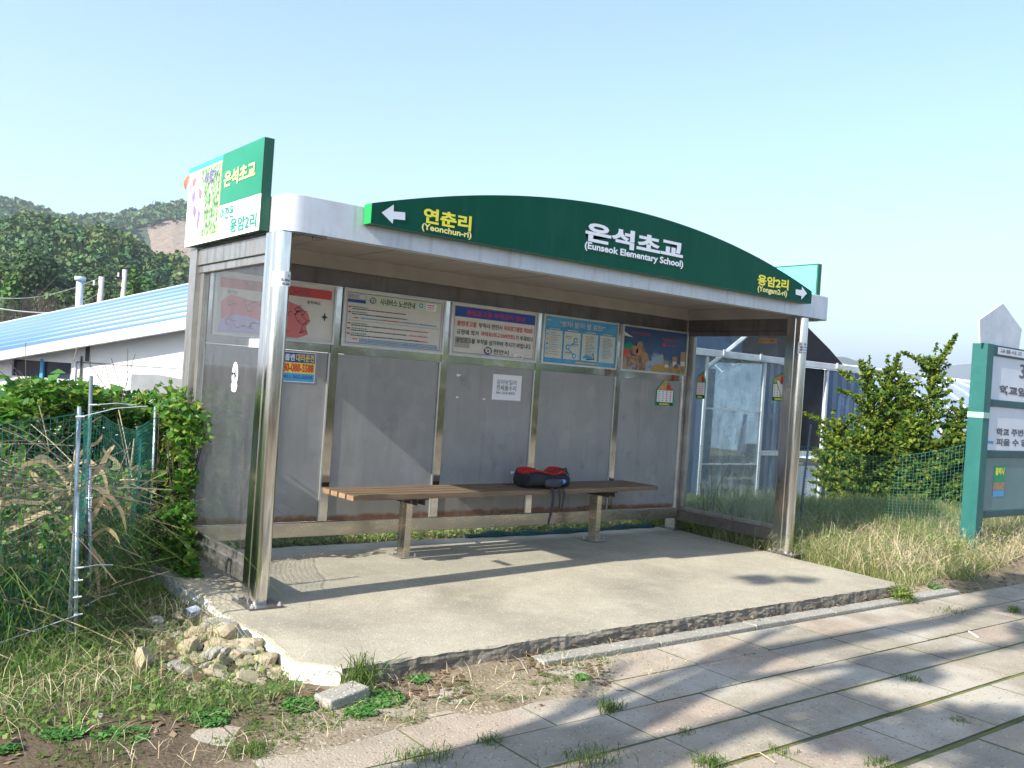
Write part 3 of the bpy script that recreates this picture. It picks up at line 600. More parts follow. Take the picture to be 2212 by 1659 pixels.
adopt(r, mb.build('print'))
# 3 warning
r, f, W, H = board(2, 'framed notice with blue band and three lines of bold red and black writing')
sheet(r, f, W, H, M['pale']); mb = MB(); f.frame(mb, .035, .03, W-.035, H-.03, .003, M['grey_ink'], 0); f.rect(mb, .04, H-.12, W-.04, H-.035, M['blue'], .001)
f.text(mb, "불법광고물 부착금지 안내", .155, H-.104, W-.16, H-.054, M['red'], .002, .008)
for st, a, b, v, m_ in (("불법광고물", .065, .27, .262, 'red'), ("부착시 천안시", .295, .55, .262, 'black'), ("옥외광고물법 제20조", .57, .905, .262, 'red'), ("규정에 의거", .065, .295, .188, 'black'), ("과태료(최고300만원)", .32, .70, .188, 'red'), ("가 부과되니", .71, .905, .188, 'black'), ("불법광고물 부착을 삼가하여 주시기 바랍니다.", .065, .895, .118, 'black'), ("천안시", .47, .64, .045, 'black')):
    f.text(mb, st, a, v-.002, b, v+.044, M[m_], .001, .012)
logo(f, mb, .41, .068, .045); f.rect(mb, .055, .075, .21, .165, mat('stain', (.36, .34, .31), .7), .0005)
f.rect(mb, .70, .022, .80, .062, M['paper'], .003); dashes(f, mb, .74, .79, .048, .008, M['grey_ink'], .004); dashes(f, mb, .71, .79, .034, .010, M['red'], .004)
adopt(r, mb.build('print'))
# 4 health poster
r, f, W, H = board(3, 'framed blue poster with four pale text columns')
sheet(r, f, W, H, noisy('faded_blue_print', (.05, .27, .55), (.10, .38, .62), 5, .5)); mb = MB()
f.text(mb, "“받자! 받자! 암 검진!”", .20, H-.098, .78, H-.045, M['pale'], .001, .012)
cm_ = noisy('faded_cream', (.58, .58, .50), (.42, .52, .55), 6, .5)
for k in range(4):
    a = .035+.228*k; f.rect(mb, a, .06, a+.205, H-.125, cm_, .001); f.rect(mb, a, H-.142, a+.205, H-.115, M['blue2'], .002); dashes(f, mb, a+.04, a+.17, H-.128, .008, M['pale'], .003)
    if k in (0, 2, 3):
        for i in range(15 if k else 10): dashes(f, mb, a+.045, a+.12+random.uniform(0, .06), H-.165-i*(.014 if k else .022), .004, M['grey_ink'], .003)
    if k == 0:
        for i in range(5): f.disc(mb, a+.022, H-.18-i*.045, .009, M[('blue2', 'orange', 'grey_ink')[i % 3]], .003)
    if k == 1:
        for i, (du, dv) in enumerate(((.145, .245), (.05, .175), (.135, .095))): f.disc(mb, a+du, dv, .026, M['blue2'], .002); f.disc(mb, a+du, dv, .013, M['pale'], .003); dashes(f, mb, a+(.02 if i != 1 else .10), a+(.095 if i != 1 else .18), dv+.03, .008, M['grey_ink'], .002); dashes(f, mb, a+(.02 if i != 1 else .10), a+(.085 if i != 1 else .17), dv+.014, .004, M['grey_ink'], .002)
        f.poly(mb, [(a+.12, .225), (a+.135, .215), (a+.085, .185), (a+.075, .195)], M['blue2'], .0025); f.poly(mb, [(a+.06, .155), (a+.075, .155), (a+.12, .115), (a+.11, .105)], M['blue2'], .0025)
    if k == 2: f.poly(mb, [(a+.01, .09), (a+.06, .12), (a+.15, .10), (a+.10, .07)], M['blue2'], .004); f.poly(mb, [(a+.06, .068), (a+.07, .078), (a+.16, .09), (a+.14, .14), (a+.15, .14), (a+.17, .08)], M['black'], .005)
dashes(f, mb, .04, .10, H-.05, .008, M['pale'], .002); dashes(f, mb, .42, .72, .035, .012, M['yelband'], .002)
adopt(r, mb.build('print'))
# 5 food poster
r, f, W, H = board(4, 'framed photo poster of potatoes and walnuts under a blue sky')
def skyprint():
    m = mat('printed_sky', (.1, .2, .4), .35); N, L, b = nodes(m); tc = N.new("ShaderNodeTexCoord"); sp = N.new("ShaderNodeSeparateXYZ"); L.new(tc.outputs["Object"], sp.inputs[0])
    n = N.new("ShaderNodeTexNoise"); n.inputs["Scale"].default_value = 6; n.inputs["Detail"].default_value = 6; L.new(tc.outputs["Object"], n.inputs[0])
    a = N.new("ShaderNodeMath"); a.operation = 'MULTIPLY_ADD'; a.inputs[1].default_value = -.55; L.new(n.outputs[0], a.inputs[0]); L.new(sp.outputs[2], a.inputs[2])
    mr = N.new("ShaderNodeMapRange"); mr.inputs[1].default_value = 1.46; mr.inputs[2].default_value = 1.52; L.new(a.outputs[0], mr.inputs[0])
    r = ramp(N, [(0, (.30, .34, .42)), (.6, (.07, .13, .26)), (1, (.03, .07, .17))]); L.new(mr.outputs[0], r.inputs[0]); L.new(r.outputs[0], b.inputs["Base Color"]); return m
sheet(r, f, W, H, skyprint()); mb = MB()
pot = [noisy('potato_%s' % s, c, tuple(x*.55 for x in c), 9, .5) for s, c in (('a', (.50, .30, .16)), ('b', (.40, .22, .12)), ('c', (.30, .17, .10)))]
f.poly(mb, [(.42, .02), (.50, .10), (.66, .09), (.80, .08), (.94, .09), (.94, .02)], M['orange'] if 0 else mat('wheat', (.42, .26, .06), .6), .0005)
f.poly(mb, [(.02, .17), (.02, .25), (.10, .30), (.16, .26), (.20, .23), (.10, .20)], M['gink'], .001); f.disc(mb, .07, .17, .055, M['pinkband'], .002)
for a, b, c, q in ((.26, .20, .062, 0), (.18, .215, .05, 0), (.32, .15, .065, 1), (.25, .27, .045, 1), (.30, .22, .03, 2)): f.disc(mb, a, b, c, pot[q], .002+.0003*q+.001*(a > .3), 16, c*.9)
for _ in range(60):
    a = random.uniform(.02, .36); b = random.uniform(.02, .17*(1-abs(a-.12)*1.2)); f.disc(mb, a, b, random.uniform(.014, .022), random.choice(pot), .004+random.uniform(0, .001), 9)
for a, b, ww, hh, m_ in ((.62, .04, .07, .10, 'yelband'), (.74, .06, .07, .13, 'orange'), (.86, .07, .08, .13, 'yelband'), (.86, .20, .08, .05, 'orange')): f.rect(mb, a, b, a+ww, b+hh, mat('jar', (.36, .22, .08), .3), .002); f.rect(mb, a+.008, b+.03, a+ww-.008, b+hh*.6, M['pale'], .003)
for a, b, c in ((.80, .09, .035), (.90, .06, .025), (.72, .05, .03), (.84, .04, .03)): f.disc(mb, a, b, c, random.choice(pot[1:]), .004, 12, c*.7)
f.text(mb, "하늘에서 키워온 우리감자", .12, H-.085, .40, H-.055, M['red'], .001, .005); dashes(f, mb, .58, .80, H-.10, .014, M['red'], .001); f.disc(mb, .60, H-.16, .022, M['red'], .001); dashes(f, mb, .64, .78, H-.16, .008, M['red'], .001); f.poly(mb, [(.02, H-.07), (.03, H-.11), (.15, H-.12)], M['pale'], .001)
adopt(r, mb.build('print'))
# papers: each sheet is thin but real
def paper(name, label, cat, O, U, N, W, H, paint, m=None, group=None, slopes=0, rot=0):
    U = Vector(U).normalized(); N = Vector(N).normalized(); V = Vector((0, 0, 1))
    if rot: q = Matrix.Rotation(R_(rot), 3, N); U = q @ U; V = q @ V
    r = empty(name, label, cat, O, group); f = Face(O, U, N, V); mb = MB()
    a = [f.at(0, 0), f.at(W, 0), f.at(W, H), f.at(0, H)]; b = [p+N*.0015 for p in a]
    mb.add(a+b, [(4,5,6,7), (0,1,5,4), (1,2,6,5), (2,3,7,6), (3,0,4,7)], m or M['paper']); adopt(r, mb.build('sheet'))
    if paint:
        mb = MB(); paint(f, mb); adopt(r, mb.build('print'))
    return r
yP = 1.427
def p_(f, mb):
    f.text(mb, "심야보일러", .042, .138, .265, .185, M['black'], .003, .0); f.text(mb, "전제품수리", .042, .085, .265, .132, M['black'], .003, .006); f.text(mb, "041-554-8002", .042, .052, .255, .075, M['black'], .003, .004)
paper('paper_notice', 'white paper with three lines of black writing taped to the middle grey panel', 'notice', (2.63, yP, 1.268), (1, 0, 0), (0, -1, 0), .325, .228, p_)
def p_(f, mb):
    f.rect(mb, .006, .15, .304, .224, M['blue'], .002); f.rect(mb, .006, .07, .304, .149, M['yelband'], .002); f.rect(mb, .006, .006, .304, .069, M['blue2'], .002)
    f.text(mb, "콜밴", .055, .162, .135, .212, M['paper'], .003, .03); f.text(mb, "대리운전", .145, .158, .296, .218, M['yelband'], .003, .03); f.text(mb, "080-088-5588", .02, .078, .295, .142, M['red'], .003, .04); f.text(mb, "(041) 565-0008", .02, .018, .290, .056, M['blue'], .003, .012)
paper('advert_sheet', 'blue and yellow advert with red phone number behind the front left post', 'advert', (.603, yP, 1.318), (1, 0, 0), (0, -1, 0), .31, .23, p_)
FG = noisy('food_photos', (.45, .16, .06), (.60, .35, .15), 60, .5, c3=(.20, .22, .05))
def flyer(label, O, U, N, W, H, fold, torn):
    "menu flyer whose upper corner is folded over"
    U = Vector(U); r = empty('menu_flyer', label, 'flyer', O, 'menu flyers stuck in the shelter'); f = Face(O, U, N); mb = MB()
    out_ = [(0, 0), (W, 0), (W, H*(.55 if torn else .9)), (W*.6, H), (W*.42, H), (0, H*.62)] if torn else [(0, 0), (W, 0), (W, H*.62), (W*.72, H), (0, H*.78)]
    a = [f.at(u, v, 0) for u, v in out_]; b = [p+Vector(N)*.002 for p in a]; n = len(a)
    mb.add(a+b, [tuple(range(n, 2*n)), tuple(range(n))[::-1]]+[(i, (i+1) % n, n+(i+1) % n, n+i) for i in range(n)], M['gink']); adopt(r, mb.build('sheet'))
    mb = MB(); q = .07*W
    f.rect(mb, q, H*.14, W-q, H*.58, M['paper'], .003); f.rect(mb, q, .008, W-q, H*.12, M['black'], .003); dashes(f, mb, W*.2, W*.75, H*.065, H*.06, M['yellow'], .004)
    for i in range(4 if W > .15 else 3):
        for j in range(5): f.disc(mb, q+W*.1+(W-2*q)*.24*i*(1 if W > .15 else 1.2), H*.2+H*.082*j, W*.052, FG if i < 2 else M['pinkband'], .005, 8, H*.022)
    top = [(q, H*.60), (W-q, H*.59), (W*.6, H*.95), (W*.45, H*.95)] if torn else [(q, H*.62), (W-q, H*.62), (W*.7, H*.93), (q, H*.76)]
    f.poly(mb, top, FG, .003); f.poly(mb, [(W*.52, H*.62), (W*.88, H*.61), (W*.62, H*.9)], M['red'], .005)
    adopt(r, mb.build('print'))
    if fold:
        mb = MB(); a = [f.at(W*.25, H*.72, .01), f.at(W*.55, H*.68, .018), f.at(W*1.05, H*.02, .014), f.at(W*.78, H*.0, .006)]
        mb.quad(*a, M['paper']); g2 = [p+Vector(N)*.001 for p in a]; mb.quad(g2[0], g2[0].lerp(g2[1], .15), g2[3].lerp(g2[2], .15), g2[3], M['gink']); adopt(r, mb.build('folded_flap'))
flyer('torn menu flyer on the rightmost grey panel below the potato poster', (4.722, yP, 1.300), (1, 0, 0), (0, -1, 0), .275, .275, 0, True)
flyer('narrow menu flyer on the right glass close to the back corner post', (5.193, 1.30, 1.40), (0, -1, 0), (-1, 0, 0), .125, .29, 0, False)
flyer('folded menu flyer on the right glass close to the front post', (5.193, .345, 1.43), (0, -1, 0), (-1, 0, 0), .165, .28, 1, False)
paper('tape_strip', 'brown tape remnant at the top of the right glass', 'tape', (5.194, .56, 1.985), (0, -1, 0), (-1, 0, 0), .225, .052, lambda f, mb: (f.disc(mb, .10, .03, .006, M['black'], .002), f.text(mb, "6", .165, .015, .18, .04, M['black'], .002, .01)), M['wood_end'])
# post labels wrap the round nose
def wrap(x, z0, z1, a0, a1, name, label, lines, m=None):
    r = empty(name, label, 'sticker', (x, .0, z0)); mb = MB(); n = 10; rad = .0545; vs = []
    for k in range(n+1):
        t = R_(a0+(a1-a0)*k/n); vs += [(x+rad*math.cos(t), .062+rad*math.sin(t), z0+.01*k/n), (x+rad*math.cos(t), .062+rad*math.sin(t), z1+.008*k/n)]
    mb.add(vs, [(2*k, 2*k+2, 2*k+3, 2*k+1) for k in range(n)], m or M['paper']); adopt(r, mb.build('sheet', smooth=True))
    mb = MB()
    for st, u0, u1, v0, v1 in lines:
        gv, gf = glyphs(st, .02); L = (a1-a0)
        mb.add([(x+(rad+.001)*math.cos(R_(a0+L*(u0+(u1-u0)*a))), .062+(rad+.001)*math.sin(R_(a0+L*(u0+(u1-u0)*a))), z0+v0+(v1-v0)*b) for a, b in gv], gf, M['black'])
    if lines: adopt(r, mb.build('print'))
wrap(0, 1.895, 1.985, 175, 335, 'phone_sticker', 'white tape label with faint numbers round the front left post', [("Y S", .72, .86, .06, .078), ("5-006", .45, .86, .036, .052), ("60-606", .50, .86, .014, .03)])
wrap(5.2, 1.885, 1.995, 185, 330, 'phone_sticker', 'small white label with black writing round the front right post', [("미 면 우", .1, .9, .078, .102), ("☎554-8", .1, .9, .052, .074), ("☎556-8", .1, .9, .028, .048), ("02.02.02", .1, .9, .008, .022)])
paper('paper_scrap', 'blank white scrap stuck on the left glass beside the post', 'sticker', (-.0045, .475, 1.535), (0, -1, 0), (-1, 0, 0), .205, .052, None)
r = empty('oval_sticker', 'white oval emblem sticker on the left glass', 'sticker', (-.004, .67, 1.25)); f = Face((-.0045, .765, 1.24), (0, -1, 0), (-1, 0, 0)); mb = MB()
f.disc(mb, .085, .115, .052, M['paper'], .001, 24, .082); f.poly(mb, [(.03, .045), (.05, .005), (.085, 0), (.12, .005), (.14, .045), (.12, .06), (.085, .035), (.05, .06)], M['paper'], .0015); adopt(r, mb.build('sheet'))
mb = MB(); f.poly(mb, [(.055, .12), (.085, .13), (.10, .165), (.098, .12), (.12, .10), (.095, .10), (.085, .06), (.08, .11)], M['black'], .003); f.poly(mb, [(.035, .12), (.05, .135), (.058, .12), (.05, .10)], M['black'], .003); adopt(r, mb.build('emblem'))
# scraps left on the grey panels
for i, (a, z, w_, h_) in enumerate(((2.235, 1.45, .055, .022), (2.245, 1.262, .035, .016), (2.53, 1.26, .04, .014), (3.02, .60, .05, .03), (2.90, .60, .05, .028))):
    r = MB(); fc = Face((a, yP, z), (1, 0, 0), (0, -1, 0)); q = [fc.at(0, h_*.2), fc.at(w_*.4, 0), fc.at(w_, h_*.8), fc.at(w_*.1, h_)]
    r.add([p+Vector((0, .001, 0)) for p in q]+[p-Vector((0, .0012, 0)) for p in q], [(4, 5, 6, 7), (0, 1, 5, 4), (1, 2, 6, 5), (2, 3, 7, 6), (3, 0, 4, 7)], M['paper'] if i < 3 else M['pale'])
    o = r.build('torn_scrap', loc=(a, yP, z)); tag(o, ['torn white corner high on the middle grey panel', 'small torn scrap at the left edge of the middle grey panel', 'small torn scrap left of the white paper notice', 'pale scrap above the bench left of the backpack strap', 'pale scrap above the bench, further left of the two'][i], 'paper scrap', 'scraps of paper on the middle panel')
# ------------------------------------------------------------------ bench
def bench():
    r = empty('bench', 'long wooden slatted bench on two steel legs inside the shelter', 'bench', (2.66, 1.05, 0))
    Mx = Matrix.Translation((.985, .80, 0)) @ Matrix.Rotation(R_(2.4), 4, 'Z') @ Matrix.Rotation(R_(-.15), 4, 'Y')
    L = 3.345; d = .455; k = 4; sw = (d-.018*(k-1))/k
    for i in range(k):
        mb = MB(); y = i*(sw+.018); mb.box(0, L, y, y+sw, .487, .527, M['wood'], Mx); mb.box(-.0015, .0, y+.003, y+sw-.003, .490, .524, M['wood_end'], Mx)
        adopt(r, mb.build('slat', bevel=.003))
    for x in (.62, 2.75):
        mb = MB(); mb.box(x-.025, x+.035, .19, .29, .008, .452, M['rail'], Mx); leg = mb.build('leg', bevel=.003)
        pl = MB(); pl.box(x-.07, x+.09, .15, .33, .001, .008, M['frame'], Mx)
        for a, b in ((-.05, .31), (.07, .17)): pl.tube([Mx @ Vector((x+a, b, .008)), Mx @ Vector((x+a, b, .03))], .007, M['bframe'], 6)
        q = pl.build('base_plate'); q.parent = leg
        br = MB(); br.box(x-.05, x+.07, .03, d-.03, .472, .486, M['bracket'], Mx); br.box(x+.037, x+.045, .04, d-.03, .43, .471, M['bracket'], Mx); br.box(x-.035, x-.027, .04, d-.03, .43, .471, M['bracket'], Mx)
        q = br.build('bracket'); q.parent = leg; adopt(r, leg)
    return Mx
BM = bench()
# ------------------------------------------------------------------ backpack lying on the bench
def lump(sections, n=20, sq=2.6):
    "skin over super-elliptic sections (x, yc, zc, ry, rz)"
    vs = []; fs = []
    for (x, yc, zc, ry, rz) in sections:
        for k in range(n):
            t = 2*math.pi*k/n; c, s_ = math.cos(t), math.sin(t); e = 2/sq
            vs.append((x+.004*math.sin(5*t), yc+ry*math.copysign(abs(c)**e, c), zc+rz*math.copysign(abs(s_)**e, s_)))
    m = len(sections)
    fs = [(i*n+k, i*n+(k+1) % n, (i+1)*n+(k+1) % n, (i+1)*n+k) for i in range(m-1) for k in range(n)] + [tuple(range(n))[::-1], tuple((m-1)*n+k for k in range(n))]
    return vs, fs
def backpack():
    r = empty('backpack', 'red and black backpack lying on the bench with hanging straps', 'backpack', (2.98, 1.02, .53))
    fab = noisy('black_fabric', (.010, .011, .018), (.020, .021, .030), 12, .75, 0, .5, 140); red = noisy('red_fabric', (.50, .022, .018), (.38, .014, .014), 8, .65, 0, .4, 140)
    X0 = 2.735; zb = .5335
    def sec(x, hy, h, yc=1.06, lift=0): h *= 1.06; return (X0+x, yc, zb+h/2+lift, hy, h/2)
    mb = MB(); vs, fs = lump([sec(0, .08, .05), sec(.006, .115, .11), sec(.02, .135, .145), (X0+.06, 1.06, zb+.079, .145, .079), sec(.14, .15, .142), sec(.22, .15, .125), sec(.28, .148, .112), sec(.34, .145, .125), sec(.40, .14, .135), sec(.45, .125, .115), sec(.475, .10, .085), sec(.482, .07, .05)], 28)
    mb.add(vs, fs, fab); body = mb.build('body', smooth=True); adopt(r, body)
    def patch(sections, m, name, sc=1.02):
        mb = MB(); vs, fs = lump(sections, 24, 2.4); mb.add(vs, fs, m); o = mb.build(name, smooth=True); adopt(r, o); return o
    patch([(X0+.010, 1.055, zb+.118, .10, .012), (X0+.025, 1.065, zb+.144, .112, .018), (X0+.08, 1.065, zb+.154, .118, .019), (X0+.16, 1.065, zb+.140, .118, .015), (X0+.24, 1.065, zb+.124, .112, .010), (X0+.265, 1.05, zb+.108, .10, .008)], red, 'lid')
    patch([(X0+.285, 1.04, zb+.095, .08, .012), (X0+.31, 1.05, zb+.122, .10, .026), (X0+.36, 1.05, zb+.142, .105, .034), (X0+.41, 1.05, zb+.144, .095, .030), (X0+.435, 1.05, zb+.128, .075, .015)], red, 'front_pocket')
    mb = MB(); q = fab
    mb.tube([(X0+.28, .925, zb+.10), (X0+.30, .93, zb+.145), (X0+.35, .95, zb+.168), (X0+.41, .95, zb+.160), (X0+.44, .94, zb+.11)], .005, q, 6); mb.tube([(X0+.27, .96, zb+.135), (X0+.34, 1.0, zb+.166), (X0+.42, 1.05, zb+.163)], .0035, q, 6)
    mb.tube([(X0+.29, 1.05, zb+.135), (X0+.35, .96, zb+.163), (X0+.42, .94, zb+.14)], .0035, q, 6); adopt(r, mb.build('piping'))
    mb = MB(); mb.tube([(X0+.425, 1.02, zb+.135), (X0+.445, 1.02, zb+.165), (X0+.468, 1.02, zb+.168), (X0+.482, 1.02, zb+.14), (X0+.478, 1.02, zb+.10)], .006, q, 6); adopt(r, mb.build('handle'))
    # side mesh pocket with a bottle
    mb = MB(); vs, fs = lump([(X0+.15, .925, zb+.045, .02, .03), (X0+.17, .912, zb+.05, .03, .042), (X0+.25, .905, zb+.052, .034, .044), (X0+.32, .91, zb+.05, .03, .040), (X0+.335, .925, zb+.045, .02, .03)], 16); mb.add(vs, fs, noisy('mesh_pocket', (.02, .022, .035), (.035, .045, .07), 60, .35)); adopt(r, mb.build('side_pocket', smooth=True))
    mb = MB(); mb.tube([(X0+.335, .905, zb+.062), (X0+.352, .903, zb+.064), (X0+.368, .902, zb+.066)], [.022, .021, .013], mat('blue_bottle', (.12, .32, .65), .25), 12); adopt(r, mb.build('bottle_cap', smooth=True))
    f_ = Face((X0+.075, .935, zb+.163), (1, 0, 0), (0, 0, 1), (0, 1, .0)); mb = MB(); f_.poly(mb, [(0, .02), (.012, .06), (.02, .025), (.03, .07), (.038, .03), (.055, .035), (.03, .012)], M['letter'], .0025); f_.rect(mb, -.004, 0, .05, .006, M['letter'], .0025); adopt(r, mb.build('emblem'))
    strap = noisy('webbing', (.02, .02, .026), (.035, .035, .042), 30, .7)
    for pts in ([(X0+.19, .90, .56), (X0+.195, .815, .548), (X0+.197, .795, .52), (X0+.195, .79, .44), (X0+.188, .79, .37), (X0+.175, .785, .33), (X0+.16, .785, .27), (X0+.155, .785, .235)], [(X0+.265, .90, .56), (X0+.268, .815, .545), (X0+.27, .795, .50), (X0+.273, .79, .40), (X0+.27, .79, .375)], [(X0+.32, .90, .56), (X0+.325, .815, .545), (X0+.328, .80, .50), (X0+.318, .80, .42), (X0+.305, .80, .35)]):
        mb = MB(); wd = .030 if pts[-1][2] < .3 else .022
        P = [Vector(p) for p in pts]; P = [Vector((p.x, p.y+.055, p.z-.0)) for p in P]
        mb.ribbon(P, [wd]*3+[wd*.95]*(len(P)-5)+[wd*.7, wd*.6], strap); mb.ribbon([p+Vector((0, .0035, -.001)) for p in P], [wd]*3+[wd*.95]*(len(P)-5)+[wd*.7, wd*.6], strap); adopt(r, mb.build('strap'))
    mb = MB(); P = [Vector((X0+.02, 1.10, .565)), Vector((X0-.03, 1.10, .555)), Vector((X0-.10, 1.11, .552)), Vector((X0-.155, 1.115, .556))]; mb.tube(P, [.008, .008, .007, .004], strap, 6); adopt(r, mb.build('strap'))
backpack()
# ------------------------------------------------------------------ the road sign board on the right
bb = empty('roadside_signboard', 'green framed roadside board with white panels and a house shaped top', 'signboard', (8.4, -.55, -.1))
TG = noisy('teal_post_paint', (.014, .105, .095), (.02, .13, .115), 4, .5); TD = noisy('teal_shade_tint', (.015, .06, .075), (.02, .08, .09), 4, .45)  # the darker teal holds the shade of the board's front in its colour
for x in (7.48, 9.6):
    mb = MB(); mb.box(x, x+.145, -.60, -.44, -.2, 2.18, TG); o = mb.build('post', bevel=.004)
    o.data.materials.append(TD); o.data.polygons[4].material_index = 1; adopt(bb, o)
for z0, z1 in ((2.066, 2.178), (1.53, 1.602), (.99, 1.064), (.35, .42)):
    mb = MB(); mb.box(7.626, 9.6, -.592, -.50, z0, z1, TD); adopt(bb, mb.build('rail', bevel=.003))
wp = noisy('sign_panel', (.62, .66, .72), (.54, .58, .64), 1.5, .4); gp = noisy('smoky_panel', (.06, .17, .20), (.09, .21, .24), 2, .12, 0, spec=.8)
for z0, z1, m_ in ((1.604, 2.064, wp), (1.066, 1.528, wp), (.422, .988, gp)):
    mb = MB(); mb.box(7.628, 9.598, -.575, -.545, z0, z1, m_); p = mb.build('panel'); adopt(bb, p)
f = Face((0, -.575, 0), (1, 0, 0), (0, -1, 0)); mb = MB()
f.text(mb, "30", 8.30, 1.86, 8.62, 2.02, M['grey_ink'], .002, .02); f.text(mb, "학교앞 천천히", 7.855, 1.665, 9.2, 1.765, M['grey_ink'], .002, .05)
f.text(mb, "학교 주변에선 담배를", 7.85, 1.225, 9.3, 1.305, M['grey_ink'], .002, .04); f.text(mb, "피울 수 없습니다", 7.86, 1.115, 9.1, 1.195, M['grey_ink'], .002, .04); dashes(f, mb, 7.66, 7.80, 1.15, .03, M['blue2'], .002, .02, .05)
f2 = Face((0, -.592, 0), (1, 0, 0), (0, -1, 0)); f2.rect(mb, 7.72, 2.085, 9.5, 2.160, wp, .002); f2.text(mb, "교통사고 제로(0)운동 실천", 7.77, 2.097, 9.3, 2.147, M['grey_ink'], .004, .02)
adopt(bb, mb.build('lettering'))
mb = MB(); f.rect(mb, 7.86, .72, 8.12, .90, M['gink'], .002); f.text(mb, "콜택시", 7.89, .80, 8.09, .88, M['yellow'], .004, .04); f.rect(mb, 7.86, .64, 8.12, .72, M['wood_end'], .003); f.rect(mb, 7.86, .57, 8.12, .635, M['blue2'], .003); adopt(bb, mb.build('advert'))
mb = MB(); mb.prism([(7.395, 2.18), (7.350, 2.412), (7.84, 2.635), (8.32, 2.40), (8.28, 2.18)], 1, -.56, -.54, noisy('weathered_white_board', (.58, .62, .68), (.46, .50, .56), 2.2, .6, c3=(.64, .66, .70))); adopt(bb, mb.build('top_board'))
mb = MB(); mb.box(7.476, 7.628, -.606, -.436, 1.40, 1.46, mat('pale_tape', (.28, .45, .38), .5)); adopt(bb, mb.build('tape_band'))
# ------------------------------------------------------------------ net fences
def net(P, ztop, zbot, cell, r, m, lean=None, sagf=.08, segs=None, flop=0.):
    "cords of a garden net hung between posts P (x, y); each cord is a thin strip"
    P = [np.array(p, float) for p in P]; L = [np.linalg.norm(P[i+1]-P[i]) for i in range(len(P)-1)]; tot = sum(L); V = []; F = []
    def pos(s, t):
        i = 0; q = s
        while i < len(L)-1 and q > L[i]: q -= L[i]; i += 1
        a = min(q/L[i], 1); xy = P[i]*(1-a)+P[i+1]*a
        n_ = np.array([-(P[i+1]-P[i])[1], (P[i+1]-P[i])[0]])/L[i]
        zt = ztop[i]*(1-a)+ztop[i+1]*a - sagf*4*a*(1-a)*min(1, L[i]); zb_ = zbot
        z = zb_+(zt-zb_)*t
        w_ = .035*float(vnoise(s, t, 2.2, 31))+.016*float(vnoise(s, t, 7, 32)) + flop*(1-t)**2
        w2 = .02*float(vnoise(s, t, 3.5, 33))
        return Vector((xy[0]+n_[0]*w_, xy[1]+n_[1]*w_, z+w2*.6))
    def cord(pts, r):
        o = len(V)
        for i, p in enumerate(pts):
            d = (pts[min(i+1, len(pts)-1)]-pts[max(i-1, 0)]).normalized(); view = (Vector(CAM)-p).normalized() if 0 else Vector((-.45, -.85, .1)); a = d.cross(view); a.normalize(); b = d.cross(a)
            V.extend([p+a*r, p-a*r*.5+b*r*.87, p-a*r*.5-b*r*.87])
        for i in range(len(pts)-1):
            for k in range(3): F.append((o+3*i+k, o+3*i+(k+1) % 3, o+3*i+3+(k+1) % 3, o+3*i+3+k))
    nh = max(2, int((max(ztop)-zbot)/cell)); nv = int(tot/cell)
    ns = max(8, int(tot/.09)); nvv = 9
    for j in range(nh+1):
        cord([pos(tot*i/ns, j/nh) for i in range(ns+1)], r if j < nh else r*2.2)
    for i in range(nv+1):
        cord([pos(tot*i/nv, k/nvv) for k in range(nvv+1)], r)
    mb = MB(); mb.add(V, F, m); return mb.build('net'), pos
def knot(mb, x, y, z, d, L):
    mb.tube([(x-.02, y-.03, z), (x+.02, y-.03, z+.002)], .005, M['tie'], 5); mb.tube([(x, y-.034, z), (x+d[0]*L*.5, y+d[1]*L*.5-.03, z+d[2]*L*.6+.01), (x+d[0]*L, y+d[1]*L-.02, z+d[2]*L)], .0024, M['tie'], 5)
nf = empty('net_fence', 'green garden net fence on thin metal posts left of the shelter', 'fence', (-.9, .3, -.15))
A = (-1.075, -.10); B = (-.91, .34); Cc = (-.23, 1.46); Dd = (-.12, 1.75); Z0 = (-3.6, -.30)
n1, _p = net([Z0, A, B, Cc, Dd], [1.07, 1.12, 1.10, 1.03, .95], -.11, .030, .0015, M['netg'], sagf=.10, flop=.05)
adopt(nf, n1)
for x, y, tx, ty, z, m_, two in ((*A, -.025, .02, 1.15, M['pipe'], 1), (*B, -.04, .03, 1.30, M['pole'], 1), (*Cc, -.03, .02, 1.09, M['pipe'], 0), (-2.2, -.25, .02, 0, 1.1, M['pipe'], 0)):
    mb = MB(); mb.tube([(x, y-.02, -.2), (x+tx*.5, y+ty*.5-.02, z*.5), (x+tx, y+ty-.02, z)], .0105, m_, 9); o = mb.build('post', smooth=True)
    if two: mb = MB(); mb.tube([(x+.035, y-.015, -.2), (x+.012, y-.02, .25), (x+tx*.6+.005, y+ty*.6-.02, z*.62)], .011, M['pipe'], 8); q = mb.build('brace', smooth=True); q.parent = o
    adopt(nf, o)
def tie(*a): mb = MB(); knot(mb, *a); adopt(nf, mb.build('cable_tie'))
tie(A[0]-.025, A[1], 1.10, (.95, .3, .16), .38); tie(B[0]-.03, B[1], 1.14, (.95, .3, .02), .27); tie(A[0]+.02, A[1], .33, (.9, .3, -.05), .2); tie(A[0]+.02, A[1], .265, (0, 0, 0), .0); tie(A[0]+.02, A[1], .18, (0, 0, 0), 0); tie(A[0]+.03, A[1], .09, (-.95, -.2, -.22), .38); tie(Cc[0]-.0, Cc[1], .38, (-.9, -.3, -.02), .20); tie(B[0], B[1], .02, (.9, .3, .2), .2); tie(B[0]-.02, B[1], .62, (0, 0, 0), 0)

